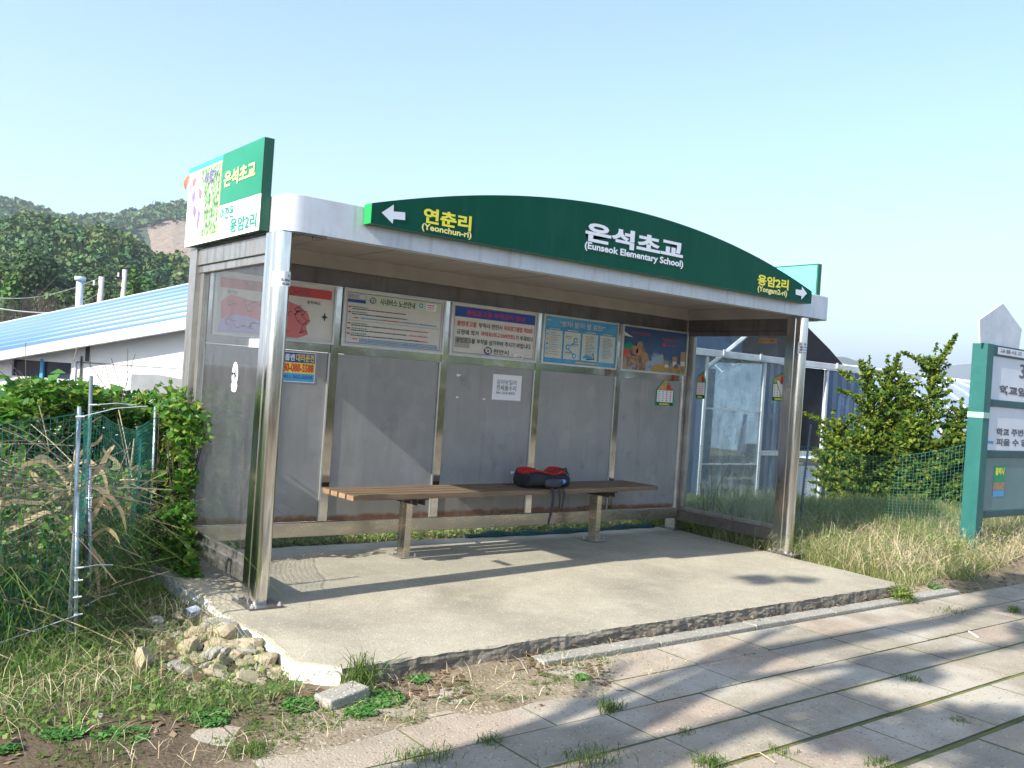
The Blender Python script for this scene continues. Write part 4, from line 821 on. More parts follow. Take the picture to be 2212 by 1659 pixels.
nr = empty('net_fence', 'pale green net fence strung from the shelter to the green signboard', 'fence', (6.6, .8, -.15))
n2, _p2 = net([(5.36, 1.66), (6.6, .86), (7.56, -.40), (9.4, -.35), (11, -.2)], [.94, .96, 1.10, 1.02, 1.0], -.10, .037, .0013, M['netr'], sagf=.11, flop=.02)
adopt(nr, n2)
mb = MB(); mb.tube([(6.44, .80, -.14), (6.50, .82, .45), (6.62, .86, 1.20)], [.014, .013, .010], M['pole'], 8); o = mb.build('post', smooth=True); kb = MB()
for t in (.2, .42, .63, .8): kb.tube([(6.44+.18*t, .80+.06*t, -.14+1.34*t), (6.44+.18*t+.002, .80+.06*t, -.125+1.34*t)], .0165, M['bracket'], 8)
q = kb.build('joints'); q.parent = o; adopt(nr, o)
# ------------------------------------------------------------------ grass, weeds, vines
def scatter(n, x0, x1, y0, y1, keep=None):
    x = rng.uniform(x0, x1, n); y = rng.uniform(y0, y1, n)
    if keep is not None: k = keep(x, y); x, y = x[k], y[k]
    return np.stack([x, y, gz(x, y)-.01], 1)
def stuff(name, label, cat, V, F, m): return tag(qmesh(name, V, F, [m]), label, cat, kind='stuff')
lineL = lambda x: np.interp(x, [-3.6, -1.075, -.91, -.23, -.12], [-.30, -.10, .34, 1.46, 1.75])
# garden behind the left net: a tangle of weeds
P = scatter(30000, -4.5, -.16, -.3, 4.2, lambda x, y: (y > lineL(x)+.04))
hh = .62+.30*vnoise(P[:, 0], P[:, 1], 1.3, 71)+.10*sm(P[:, 1], .8, 2); hh = np.clip(hh, .3, 1.15)
v1 = blades(P, hh, .007, .45, .5)
Q = scatter(42000, -4.3, -.18, -.25, 3.0, lambda x, y: (y > lineL(x)+.05)); Q[:, 2] += rng.uniform(0, 1, len(Q))**.8*np.clip(.80+.25*vnoise(Q[:, 0], Q[:, 1], 1.3, 71), .4, 1.15)
v2 = leaves(Q, .036, .25, 1.5)
V_, F_ = merge(v1, v2); stuff('weeds', 'tangle of green and straw coloured weeds behind the left net', 'weeds', V_, F_, M['weed'])
# stems lying every way
Pn = 2600; C0 = scatter(Pn, -4, -.2, -.2, 2.2, lambda x, y: (y > lineL(x)+.02)); V = []; F = []
for c in C0:
    a = random.uniform(0, 6.28); L = random.uniform(.2, .7); z = random.uniform(.1, .9); d = Vector((math.cos(a)*.8, math.sin(a)*.5, random.uniform(-.5, .8))).normalized()
    p0 = Vector((c[0], c[1], c[2]+z)); o = len(V); wv = Vector((0, 0, 1)) if abs(d.z) < .6 else Vector((1, 0, 0)); r = .0026
    for k in range(4):
        t = k/3; p = p0+d*L*t+Vector((0, 0, -.10*L*t*t)); V += [p-wv*r, p+wv*r]
    F += [(o+2*k, o+2*k+1, o+2*k+3, o+2*k+2) for k in range(3)]
k = (len(V)//8)*9//10*8; Vd = np.array([tuple(p) for p in V]); Fd = np.array(F); stuff('straw_stalks', 'pale straw stalks crossing among the weeds behind the left net', 'stalks', Vd[k:]+np.array([0, -.02, .05]), Fd[len(Fd)*k//len(Vd):]-k, M['straw'])
stuff('dry_stems', 'thin dry stems crossing among the weeds behind the left net', 'stems', np.array([tuple(p) for p in V]), np.array(F), M['brush'])
# weeds in front of the left net
P = scatter(15000, -3.4, -.28, -1.25, 1.2, lambda x, y: (y < lineL(x)+.12) & (y > -1.15+.25*vnoise(x, y, 3, 5)) & ~((x > -.80) & (y > -.95) & (y < .30) & (vnoise(x, y, 6, 51) > -.80)))
hh = np.interp(P[:, 1]-lineL(P[:, 0]), [-1.1, -.5, -.1, .1], [.06, .10, .25, .38])*rng.uniform(.5, 1.3, len(P))
V1 = blades(P, hh, .005, .7, .7); Q = scatter(7000, -3.4, -.3, -1.3, .8, lambda x, y: (y < lineL(x)) & ~((x > -.72) & (y > -.9) & (y < .28))); Q[:, 2] += rng.uniform(0.005, .07, len(Q)); V2 = leaves(Q, .022, .8, 1.4)
V_, F_ = merge(V1, V2); stuff('grass', 'ragged grass and weeds in front of the left net', 'grass', V_, F_, M['weed'])
P = scatter(900, -1.7, -.25, -1.05, .5, lambda x, y: (y < lineL(x)+.1) & (vnoise(x, y, 3, 53) > -.2)); V1 = blades(P, .16, .0035, 1.2, .8); stuff('dry_grass', 'straw coloured stalks lying among the rubble stones', 'dry grass', *V1, M['straw'])
# vine covered bank against the shelter
def vine(name, label, n, box, hfun, size, m, dens=1):
    x = rng.uniform(box[0], box[1], n); y = rng.uniform(box[2], box[3], n); z = rng.uniform(0, 1, n)**.75
    h = hfun(x, y); k = h > .05; x, y, z, h = x[k], y[k], z[k], h[k]
    return leaves(np.stack([x, y, gz(x, y)+z*h], 1), size, .5, 1.3)
r = empty('vine_bush', 'bushy green vine climbing beside the left end of the shelter', 'vine', (-.3, 1.4, -.1))
hv = lambda x, y: (1.14+.13*vnoise(x, y, 4, 81))*(1-sm(np.abs(x+.10), .05, .13+.03*vnoise(x, y, 5, 82)))
cl = [(rng.normal(-.12, .035), rng.uniform(1.12, 1.95), rng.uniform(-.05, 1.16), rng.uniform(.06, .15)) for _ in range(85)]
k = rng.integers(0, 85, 5600); q = np.array(cl)[k]; d = rng.normal(size=(5600, 3)); d /= np.linalg.norm(d, axis=1)[:, None]; q_ = q[:, :3]+d*(q[:, 3]*rng.uniform(.5, 1.1, 5600))[:, None]; q_[:, 0] = np.minimum(q_[:, 0], np.where(q_[:, 2] > .3, .0, -.07)-.0); V1 = leaves(q_, .042, .4, 1.3); V1b = vine('a', '', 1100, (-.26, -.06, .75, 1.25), lambda x, y: hv(x, y)*.45*sm(y, .7, 1.2), .045, None)
hv2 = lambda x, y: 1.10+.15*vnoise(x, y, 3, 83)-.16*sm(-x, .9, 1.5)
x = rng.uniform(-2.2, -.1, 12000); y = rng.uniform(1.5, 2.4, 12000); z = hv2(x, y)-np.abs(rng.normal(0, .30, 12000)); V1c = leaves(np.stack([x, y, z], 1), .048, .6, 1.3)
adopt(r, qmesh('foliage', *merge(V1, V1b, V1c), [M['vine']]))
x = rng.uniform(-1.9, -.3, 26); y = rng.uniform(1.5, 2.2, 26); V1 = leaves(np.stack([x, y, hv2(x, y)-.05+rng.uniform(0, .12, 26)], 1), .12, .9, 1.2)
q = np.array([[-.98, 2.0, 1.19], [-.86, 2.05, 1.17], [-1.06, 1.95, 1.13], [-.75, 1.95, 1.10], [-.92, 1.9, 1.09], [-1.15, 2.0, 1.24], [-.68, 2.0, 1.14], [-.17, 1.2, .55], [-.12, 1.2, .66], [-.19, 1.2, .40], [-.14, 1.1, .20], [-.12, 1.12, .12]]); V2 = leaves(q, .19, .6, 1.1)
adopt(r, qmesh('broad_leaves', *merge(V1, V2), [M['bigleaf']]))
mb = MB()
for _ in range(60):
    x = random.uniform(-.2, -.06); y = random.uniform(1.2, 1.8); mb.tube([(x, y, -.1), (x+random.uniform(-.05, .05), y+random.uniform(-.05, .05), .4), (x+random.uniform(-.1, .1), y+random.uniform(-.1, .1), random.uniform(.6, 1.15))], .004, M['bark'], 4)
for _ in range(22):
    x = random.uniform(-1.9, -.2); y = random.uniform(1.6, 2.2); mb.tube([(x, y, .7), (x+random.uniform(-.08, .08), y, 1.15), (x+random.uniform(-.12, .12), y, random.uniform(1.25, 1.5))], .0025, M['brush'], 4)
adopt(r, mb.build('stems'))
# dark leaved shrub in front of the house, far left
r = empty('dark_shrub', 'dark leaved shrub under the house window at the far left', 'shrub', (-2.0, 3.4, -.3)); x = rng.normal(-1.95, .42, 3800); y = rng.normal(3.2, .3, 3800); z = 1.42-np.abs(rng.normal(0, .32, 3800))-.5*(x+2.0)**2
adopt(r, qmesh('foliage', *leaves(np.stack([x, y, z], 1), .055, .3, 1.4), [leafy('dark_leaves', [(.02, .04, .015), (.045, .05, .03), (.03, .06, .02), (.09, .06, .05)], .2)]))
mb = MB()
for _ in range(16): a = random.uniform(-2.7, -1.3); mb.tube([(a, 3.2, -.2), (a+random.uniform(-.1, .1), 3.2, .9), (a+random.uniform(-.2, .2), 3.2, random.uniform(1.2, 1.62))], .004, M['brush'], 4)
adopt(r, mb.build('stems'))
# dried corn plants behind the net
def corn(base, h, n, label, seed, spread=.6):
    rd = random.Random(seed); r = empty('dried_corn', label, 'corn plant', base, 'dried corn plants behind the net'); mb = MB(); b = Vector(base)
    mb.tube([b, b+Vector((.01, 0, h*.5)), b+Vector((.03, 0, h))], [.014, .012, .005], M['straw'], 7); adopt(r, mb.build('stalk'))
    for k in range(n):
        z = h*(.22+.70*k/n)+rd.uniform(-.05, .05); a = (0 if k % 2 else math.pi)+rd.uniform(-1.1, 1.1); L = spread*rd.uniform(.6, 1.15); d = Vector((math.cos(a), math.sin(a)*.5, 0)); up = rd.uniform(.05, .75); drop = rd.uniform(.15, .75)
        mb = MB(); pts = []; ws = []; s = b+Vector((0, 0, z)); tw = rd.uniform(-.3, .3)
        for i in range(10):
            t = i/9; pts.append(s+d*L*(t*(1-.25*t*t))+Vector((0, 0, L*(up*2*t-drop*1.6*t*t)))+Vector((tw*.1*math.sin(5*t), 0, .012*math.sin(9*t+k)))); ws.append(.028*(math.sin(math.pi*min(t*.85+.15, 1))**.6)*rd.uniform(.72, 1.15)+.002)
        nr_ = Vector((rd.uniform(-.6, .6), -1, rd.uniform(-1, 1))); mb.ribbon(pts, ws, M['straw'], nr_)
        p2 = [p+Vector((0, .004, .006)) for p in pts]; mb.ribbon(p2, [q*.55 for q in ws], M['straw'], nr_+Vector((.5, 0, .6))); adopt(r, mb.build('leaf'))
    mb = MB(); vs, fs = lump([(0, 0, 0, .008, .008), (.04, 0, 0, .024, .024), (.11, 0, 0, .027, .027), (.17, 0, 0, .018, .018), (.20, 0, 0, .004, .004)], 10, 2)
    vs = [(v[1]+base[0]+.03, v[2]+base[1]-.04, base[2]+h*.42+v[0]) for v in vs]; mb.add(vs, fs, M['straw']); adopt(r, mb.build('husk', smooth=True))
corn((-1.02, .42, -.12), 1.0, 26, 'tall dried corn plant with wide drooping leaves between the two metal posts', 3, .46)
corn((-1.42, .10, -.12), .78, 12, 'dried corn plant with arched leaves at the left edge', 5, .40)
corn((-.42, 1.45, -.12), .98, 6, 'small dried corn plant behind the third post', 8, .26)
# rubble
def stone_mesh(seed, m):
    rd = np.random.default_rng(seed); import bmesh; bm = bmesh.new(); bmesh.ops.create_icosphere(bm, subdivisions=2, radius=1)
    pl = rd.normal(size=(9, 3)); pl /= np.linalg.norm(pl, axis=1)[:, None]; dd = rd.uniform(.45, .85, 9)
    for v in bm.verts:
        p = np.array(v.co)
        for n_, d_ in zip(pl, dd):
            e = p @ n_-d_
            if e > 0: p = p-n_*e
        v.co = p*(1+rd.normal()*.03)
    me = bpy.data.meshes.new('stone'); bm.to_mesh(me); bm.free(); me.materials.append(m); return me
SM = [stone_mesh(s, m) for s, m in ((1, M['stone']), (2, M['stone']), (3, M['stone']), (4, M['stone2']), (5, M['stone']), (6, M['stone3']))]
def stone(x, y, sx, sy, sz, k, label, group=None, sink=.35):
    o = bpy.data.objects.new('stone', SM[k]); col.objects.link(o); o.scale = (sx, sy, sz); o.rotation_euler = (random.uniform(-.4, .4), random.uniform(-.4, .4), random.uniform(0, 6.3))
    o.location = (x, y, float(gz(x, y))+sz*sink); return tag(o, label, 'stone', group)
gl = 'tan rubble stone among the weeds beside the concrete base'
P = scatter(620, -.95, -.27, -1.0, .3); P[:, 2] += .02; stuff('rubble_grass', 'wiry grass growing up through the rubble', 'grass', *merge(blades(P[:400], .12, .003, .9, .7), leaves(P[400:]+np.array([0, 0, .03]), .018, .8, 1.3)), M['weed'])
cnt = 0
while cnt < 235:
    x = random.uniform(-.95, -.27); y = random.uniform(-1.0, .30)
    if random.random() > math.exp(-((x+.32)/.30)**2-((y+.40)/.5)**2*.7): continue
    s = .017+.055*random.random()**2.2; stone(x, y, s*random.uniform(.9, 1.7), s*random.uniform(.8, 1.2), s*random.uniform(.45, .95), random.choice((0, 1, 2, 4, 4, 3)), gl, 'rubble beside the concrete base', random.uniform(-.25, .7)); cnt += 1
stone(-.30, -.55, .05, .045, .04, 1, 'round tan stone pressed against the whitewashed edge of the base', None, .8); stone(-.21, -.98, .05, .045, .04, 2, 'pale rounded stone touching the front corner of the base', None, .9)
stone(-.83, -.55, .085, .06, .075, 4, 'upright pointed stone standing alone in the weeds', None, .7); stone(-.65, -1.03, .035, .03, .03, 5, 'brown stone on the dirt in front of the rubble'); stone(-.55, -1.10, .037, .028, .024, 5, 'flat brown stone nearest the sand')
stone(-1.16, -1.07, .028, .02, .018, 3, 'small white pebble among the fallen leaves'); stone(-.42, -1.17, .03, .024, .03, 1, 'yellowish lump of stone at the edge of the sand')
mb = MB(); q = Matrix.Translation((-.17, -1.36, -.075)) @ Matrix.Rotation(R_(12), 4, 'Z') @ Matrix.Rotation(R_(-5), 4, 'Y'); mb.box(-.12, .11, -.065, .06, -.05, .028, M['kerb'], q); tag(mb.build('kerb_stone', bevel=.008), 'loose grey kerb block lying at the front corner of the base', 'kerb stone')
r = bpy.data.objects.new('stone', SM[3]); col.objects.link(r); r.scale = (.030, .022, .026); r.location = (2.47, 1.27, .018); tag(r, 'single grey stone lying on the floor under the bench', 'stone')
mb = MB(); q = Matrix.Translation((-.43, -.02, .01)) @ Matrix.Rotation(R_(35), 4, 'Z') @ Matrix.Rotation(R_(25), 4, 'X'); mb.box(-.045, .045, -.02, .02, -.012, .03, M['paper'], q); mb.box(-.058, -.046, -.02, .02, -.012, .032, M['grey_ink'], q); fc = Face(q @ Vector((-.04, -.0205, -.01)), q.to_3x3() @ Vector((1, 0, 0)), q.to_3x3() @ Vector((0, -1, 0)), q.to_3x3() @ Vector((0, 0, 1)))
dashes(fc, mb, .005, .05, .026, .010, M['black'], .001); dashes(fc, mb, .005, .045, .012, .008, M['grey_ink'], .001)
tag(mb.build('carton'), 'small white crushed carton lying on the rubble by the base', 'litter')
GG = leafy('fresh_grass', [(.07, .15, .02), (.11, .20, .035), (.20, .22, .06), (.08, .17, .03)], .4)
# small plants
def tuft(x, y, n, h, wd, label, m, cat='grass tuft', spread=.05, lean=.7, group=None, name='grass_tuft'):
    P = np.stack([rng.normal(x, spread, n), rng.normal(y, spread*.7, n), np.zeros(n)], 1); P[:, 2] = np.where(P[:, 1] < -1.38, -.105, gz(P[:, 0], P[:, 1]))
    return tag(qmesh(name, *blades(P, h, wd, lean, .5), [m]), label, cat, group)
P = scatter(7000, -2.2, -.2, -1.6, -.1, lambda x, y: (vnoise(x, y, 2.6, 63)+.6*vnoise(x, y, 9, 64) > .15) & (y > -1.25+.22*vnoise(x, y, 3.3, 65)) & ~((x > -.8+.1*vnoise(x, y, 4, 66)) & (y > -.95))); stuff('short_grass', 'short green grass on the bank at the lower left', 'grass', *merge(blades(P, .08, .004, .9, .7), leaves(P[::3]+np.array([0, 0, .025]), .02, 1, 1.3)), M['weed'])
tuft(-.03, -1.27, 90, .17, .006, 'tallest grass clump at the front left corner of the base', GG, spread=.045, lean=.5)
tuft(.55, -2.05, 0+110, .055, .005, 'grass tuft on the first long paving joint, left of the shadow edge', GG, spread=.05) if 0 else None
def vp(u, v, z=-.1):
    r = _M @ Vector(((u-1106)/FPX, (829.5-v)/FPX, -1)); t = (z-CAM[2])/r.z; return _C+r*t
for (u, v, n, h, sp, lab) in ((537, 1629, 150, .05, .05, 'dry edged grass tuft on the sandy paving near the lower left'), (1318, 1533, 120, .06, .05, 'dark grass tuft at the joint inside the long shadow'), (915, 1640, 160, .045, .09, 'long patch of grass on the paving joint at the bottom edge'), (1060, 1605, 70, .045, .04, 'small grass tuft between two larger ones near the bottom'), (1275, 1640, 160, .05, .09, 'shaded grass patch at the bottom centre'), (1480, 1582, 40, .03, .03, 'tiny weed on the paving in the shadow band'), (1535, 1652, 110, .06, .05, 'bright grass tuft at the bottom edge where the moss joint starts'), (1970, 1468, 60, .035, .05, 'flat green weed on the sunlit paving at the right'), (1690, 1625, 50, .03, .05, 'little weed beside the mossy joint at the lower right'), (1895, 1650, 80, .04, .05, 'grass tuft on the bottom edge at the right'), (2190, 1322, 90, .06, .05, 'grass tuft at the far right edge of the paving'), (2060, 1322, 90, .035, .10, 'low line of grass at the far edge of the paving'), (2078, 1556, 60, .02, .05, 'dark moss spot on the shaded slab at the right')):
    p = vp(u, v); tuft(p.x, p.y, n, h, .004, lab, GG, spread=sp*.8)
def rosette(u, v, n, R, lab, h=.02, m=None):
    p = vp(u, v); a = rng.uniform(0, 6.28, n); q = R*np.sqrt(rng.uniform(0, 1, n)); P = np.stack([p.x+q*np.cos(a), p.y+q*np.sin(a)*.8, 0*a], 1); P[:, 2] = np.where(P[:, 1] < -1.38, -.10, gz(P[:, 0], P[:, 1]))+rng.uniform(.003, h, n)
    return tag(qmesh('low_weed', *leaves(P, .019, 1.2, 1.3), [m or M['clover']]), lab, 'weed')
for a in ((452, 1560, 330, .085, 'bright green leafy weed left of the sand'), (645, 1532, 300, .08, 'leafy weed just left of the loose kerb block'), (140, 1600, 280, .09, 'pale green leafy weed at the lower left corner'), (265, 1600, 260, .11, 'spreading leafy weed right of the pale green one'), (5, 1640, 120, .06, 'weed cut by the left edge of the picture'), (822, 1515, 420, .12, 'large round leaved weed in front of the base'), (905, 1475, 200, .06, 'round leaved weed nearest the concrete edge'), (880, 1440, 90, .05, 'yellowing weed against the concrete face'), (1258, 1467, 130, .05, 'isolated flat weed on the sand'), (1700, 1333, 110, .07, 'small weed on the kerb line'), (2025, 1272, 200, .09, 'yellow green weed beyond the kerb on the right'), (780, 1540, 160, .08, 'low weed between the kerb block and the large weed')): rosette(*a)
p = vp(1948, 1300); x = rng.normal(p.x, .05, 800); y = rng.normal(p.y, .045, 800); z = -.09+rng.uniform(0, .13, 800)*np.exp(-((x-p.x)/.09)**2)
tag(qmesh('feathery_weed', *leaves(np.stack([x, y, z], 1), .012, .3, 2.2), [leafy('feathery_leaves', [(.14, .22, .04), (.20, .28, .06), (.24, .26, .07)], .4)]), 'feathery yellow green plant at the right corner of the base', 'weed')
# grass rooted in the long joints
t_ = rng.uniform(-.6, 8, 9000); yj_ = rng.choice([-1.73, -2.06, -2.39, -2.73, -3.105, -3.455], 9000, p=[.1, .1, .12, .2, .3, .18]); k_ = vnoise(t_, yj_*7, 1.7, 111)+.5*vnoise(t_, yj_*5, 6, 112) > .33
P = np.stack([t_, yj_+rng.normal(0, .007, 9000), np.full(9000, -.108)], 1)[k_]; stuff('joint_grass', 'short grass growing along the joints of the paving', 'grass', *blades(P, .022, .003, 1.0, .6), GG)
# fallen leaves and straw
def onslab(x, y): return (x > -.25) & (x < 5.1) & (y > -1.2)
P = scatter(3000, -2.2, 2.0, -1.95, -.8, lambda x, y: ~onslab(x, y) & (vnoise(x, y, 3, 91) > -.15)); P[:, 2] += .018; V1 = leaves(P, .028, 2.2, 1.5)
P = scatter(500, 4.8, 8.5, -1.35, -.3); P[:, 2] += .02; V2 = leaves(P, .03, 2, 1.5); P = np.stack([rng.uniform(1, 5, 120), rng.normal(-1.24, .02, 120), np.full(120, -.062)], 1); V3 = leaves(P, .022, 2, 1.5)
stuff('leaf_litter', 'brown fallen leaves scattered along the edges of the base', 'fallen leaves', *merge(V1, V2, V3), M['litterleaf'])
P = scatter(380, -1.3, 2.1, -1.8, -1.18, lambda x, y: ~onslab(x, y)); P[:, 2] += .012; V1 = blades(P, .06, .003, 1.6, .9); stuff('dry_straw', 'short dry straw on the dirt in front of the base', 'straw', *V1, M['straw'])
P = scatter(3200, -1.6, 1.7, -1.75, -1.2, lambda x, y: ~onslab(x, y) & (vnoise(x, y, 5, 97)+.5*vnoise(x, y, 13, 98) > .12)); V1 = merge(blades(P, .045, .0035, .8, .5), leaves(P[::2]+np.array([.01, 0, .018]), .014, 1, 1.3)); stuff('short_grass', 'short green sprouts in the dirt in front of the base', 'grass', *V1, GG)
mb = MB()
for u, v in ((1100, 1236), (1107, 1240), (1290, 1232), (1425, 1240), (1510, 1345), (1340, 1206), (1380, 1210), (1560, 1200)):
    p = vp(u, v, .002); a = random.uniform(0, 3); mb.ribbon([p, p+Vector((math.cos(a)*.02, math.sin(a)*.02, .004)), p+Vector((math.cos(a)*.04, math.sin(a)*.035, .001))], [.002, .008, .002], M['litterleaf'], Vector((0, 0, 1)))
tag(mb.build('dead_leaves'), 'a few narrow dead leaves on the concrete floor', 'leaves', kind='stuff')
p = vp(2093, 1367); q = vp(2112, 1379); mb = MB(); mb.tube([p+Vector((0, 0, .009)), q+Vector((0, 0, .009))], .006, M['paper'], 8); tag(mb.build('cigarette_end'), 'white cigarette end on the shaded paving at the right', 'cigarette end')
p = vp(1640, 1635); mb = MB(); mb.tube([vp(1600, 1638)+Vector((0, 0, .01)), p+Vector((0, 0, .02)), vp(1675, 1652)+Vector((0, 0, .008))], .003, M['straw'], 5); tag(mb.build('dry_twig'), 'pale dry twig beside the mossy joint near the bottom edge', 'twig')
# right hand grass and behind the shelter
nf_ = lambda x, y: ~((x < 5.22) & (y < 1.75) & (x > -.3)) & ~((x < 5.4) & (y < -1.0)) & (y > -1.15+.1*(x-5)+.15*vnoise(x, y, 2.5, 5))
P = scatter(60000, 5.05, 13, -1.2, 3.4, nf_); hb = np.clip(.30+.14*vnoise(P[:, 0], P[:, 1], 1.6, 101)+.10*sm(P[:, 1], -.6, .8)-.16*sm(-P[:, 1], .3, 1.0), .05, .6)
V1 = blades(P, hb, .005, .75, .6); Q = scatter(16000, 5.1, 12, -.9, 3.0, nf_); Q[:, 2] += rng.uniform(0, .3, len(Q)); V2 = leaves(Q, .02, .4, 1.8)
stuff('grass', 'long mixed green and yellow grass right of the shelter', 'grass', *merge(V1, V2), M['grass'])
P = scatter(3000, 5.4, 10, -1.0, 0.2, nf_); P2 = scatter(4500, 5.15, 10, -.8, 1.2, nf_); stuff('dry_grass', 'dry straw coloured grass at the foot of the green signboard', 'dry grass', *merge(blades(P, .2, .005, 1.1, .8), blades(P2, .38, .0035, .9, .7)), M['straw'])
P = scatter(17000, -.2, 9, 1.78, 4.2); V1 = blades(P, .13, .007, .7, .6); Q = scatter(9000, -.2, 7, 1.74, 3.0); Q[:, 2] += rng.uniform(0, .08, len(Q)); V2 = leaves(Q, .035, 1, 1.6)
stuff('grass', 'sunlit short grass and leaves behind the shelter', 'grass', *merge(V1, V2), M['grass'])
for i, (x, y, h) in enumerate(((5.42, 1.25, .62), (5.6, .95, .5), (5.36, .75, .72), (5.5, .5, .45), (5.45, .25, .38), (5.7, 1.4, .85))):
    tuft(x, y, 26, h, .011, 'coarse grass clump seen through the right glass, %s' % ['beside the back corner post', 'just behind the tallest one', 'the tallest one in the middle', 'third from the front post', 'nearest the front post', 'rising high by the net'][i], GG, spread=.05, lean=.35, group='coarse grass beyond the right glass')
# rolled net edge lying behind the slab
mb = MB(); pts = [(x, 1.60+.02*math.sin(3*x), .012+.006*math.sin(7*x)) for x in np.linspace(2.6, 5.0, 30)]; mb.tube(pts, [.03+.012*math.sin(5*k) for k in range(30)], noisy('bundled_net', (.012, .05, .05), (.03, .09, .085), 40, .8, 0, .8, 60), 8); tag(mb.build('rolled_net', smooth=True), 'rolled dark green net lying along the back edge of the base', 'net')
# ------------------------------------------------------------------ yew bush on the right
def bush():
    r = empty('conifer_bush', 'spiky yew bush with yellow green tips behind the right net', 'bush', (8.2, 1.15, -.1)); V = []; F = []; tw = MB(); rd = random.Random(12); PP = []
    def spray(p, d, L, w):
        n = int(L/.0075)
        for i in range(n):
            t = i/n; c = p+d*L*t; PP.append((c.x+rd.gauss(0, w*(1-t*.7)), c.y+rd.gauss(0, w*(1-t*.7)), c.z+rd.gauss(0, w*.8*(1-t*.7))))
    ex = Vector((.50, -.86, 0)); ey = Vector((.86, .50, 0)); ctr = Vector((8.12, .62, -.1))
    lead = [((-.08, 0), 1.86), ((.30, .1), 2.12), ((-.42, .05), 1.92), ((-.22, .1), 1.94), ((.62, 0), 1.50), ((-.78, -.05), 1.25), ((.82, .1), 1.15), ((0, .4), 1.75), ((.1, -.45), 1.35), ((-.45, -.4), 1.15), ((.5, -.4), 1.2), ((-.85, .2), .85), ((.9, -.2), 1.0)]
    for (a_, b_), h in lead:
        b0 = ctr+ex*a_*.3+ey*b_*.3; top = ctr+ex*a_+ey*b_; top.z = h; mid = b0.lerp(top, .5)+ex*a_*.15; tw.tube([b0, mid, top], [.03, .018, .004], M['bark'], 6)
        n = 150
        for i in range(n):
            t = .16+.82*i/n; p = b0.lerp(mid, t*2) if t < .5 else mid.lerp(top, t*2-1); R = .50*(1-t)**.5+.06; a = rd.uniform(0, 6.28); d = Vector((math.cos(a), math.sin(a), rd.uniform(.1, .8))).normalized(); spray(p, d, R*rd.uniform(.35, 1.15), .017)
        spray(top, Vector((rd.uniform(-.2, .2), 0, 1)).normalized(), .14, .012)
    for (a_, b_, z), (da, dz), L in (((.34, 0, 2.0), (.40, .85), .40), ((.30, 0, 1.95), (-.9, .40), .42), ((-.75, 0, 1.15), (-.88, .35), .46), ((-.45, 0, 1.8), (-.35, .9), .22), ((-.15, 0, 1.8), (.15, 1), .30), ((.8, 0, 1.3), (.35, .9), .36), ((-.5, 0, 1.55), (-.95, .25), .30), ((.75, 0, 1.0), (.95, .15), .25), ((-.6, 0, 1.75), (-.8, .5), .2)):
        p0 = ctr+ex*a_+ey*b_; p0.z = z; d = (ex*da+Vector((0, 0, dz))).normalized()
        for s in range(3): spray(p0, d, L, .016)
        for q in (.25, .45, .65, .85):
            for sg in (-1, 1): spray(p0+d*L*q, (d+ex*sg*.9+Vector((0, 0, -.2*sg))).normalized(), .09*(1.2-q), .010)
        tw.tube([p0, p0+d*L], [.006, .002], M['bark'], 4)
    P = np.array(PP); adopt(r, qmesh('foliage', *leaves(P, .032, .2, 1.9), [M['yew']])); adopt(r, tw.build('branches'))
    mb = MB()
    for x, y, h in ((8.75, .15, .62), (8.45, .35, .3)): mb.tube([(x, y, -.15), (x+.02, y, h*.5), (x+.04, y, h)], .03, M['bracket'], 8)
    adopt(r, mb.build('trunk')); r.scale = (1.22,)*3; r.location = (10.49, 2.53, -.43)
bush()
# ------------------------------------------------------------------ greenhouses behind on the right
VN = glassy('old_vinyl', (.30, .40, .50), .15, (.10, .17, .28), 1.3, .9); VN2 = glassy('pale_vinyl', (.62, .72, .82), .25, (.50, .60, .72), .95, .8); MET = noisy('white_pipe', (.66, .68, .70), (.52, .55, .58), 6, .4, .2)
SN = noisy('black_shade_net', (.010, .011, .016), (.018, .019, .026), 5, .8)
gh = empty('greenhouse', 'old vinyl greenhouse with white pipe posts and a black shade net roof', 'greenhouse', (7.4, 2.6, -.1))
for x in (4.9, 6.17, 7.27, 8.62, 9.62, 10.6):
    mb = MB(); mb.box(x-.024, x+.024, 2.0, 2.04, -.1, 1.90, MET); adopt(gh, mb.build('post', bevel=.004))
mb = MB(); mb.box(3.6, 11.0, 1.975, 2.035, 1.905, 1.985, MET); adopt(gh, mb.build('eave_beam', bevel=.006))
for x in (6.4, 7.1, 8.75): mb = MB(); mb.box(x, x+.03, 1.955, 1.972, 1.93, 2.0, MET); adopt(gh, mb.build('clip'))
mb = MB()
for z in (.62, 1.28): mb.box(6.196, 7.245, 2.01, 2.03, z, z+.02, MET)
mb.box(8.645, 9.595, 2.005, 2.03, 1.06, 1.09, MET); mb.box(7.30, 8.59, 2.005, 2.03, .74, .80, MET); adopt(gh, mb.build('cross_bar'))
VNs = glassy('fogged_vinyl', (.42, .52, .56), .15, (.30, .38, .44), .38, .8)
for x0, x1, z0, z1, m_ in ((3.6, 4.876, -.1, 1.9, VN), (4.924, 6.146, -.1, 1.9, VN), (6.194, 7.246, -.1, 1.9, VNs), (7.294, 8.0, -.1, 1.9, VN), (8.645, 9.596, .1, 1.9, VN)):
    mb = MB(); n = 14
    for i in range(n):
        a = x0+(x1-x0)*i/n; b = x0+(x1-x0)*(i+1)/n; y0 = 2.02+.012*math.sin(i*2.1); y1 = 2.02+.012*math.sin((i+1)*2.1); mb.add([(a, y0, z0), (b, y1, z0), (b, y1+.01, z1), (a, y0+.01, z1)], [(0, 1, 2, 3)], m_)
    adopt(gh, mb.build('vinyl_sheet', smooth=True))
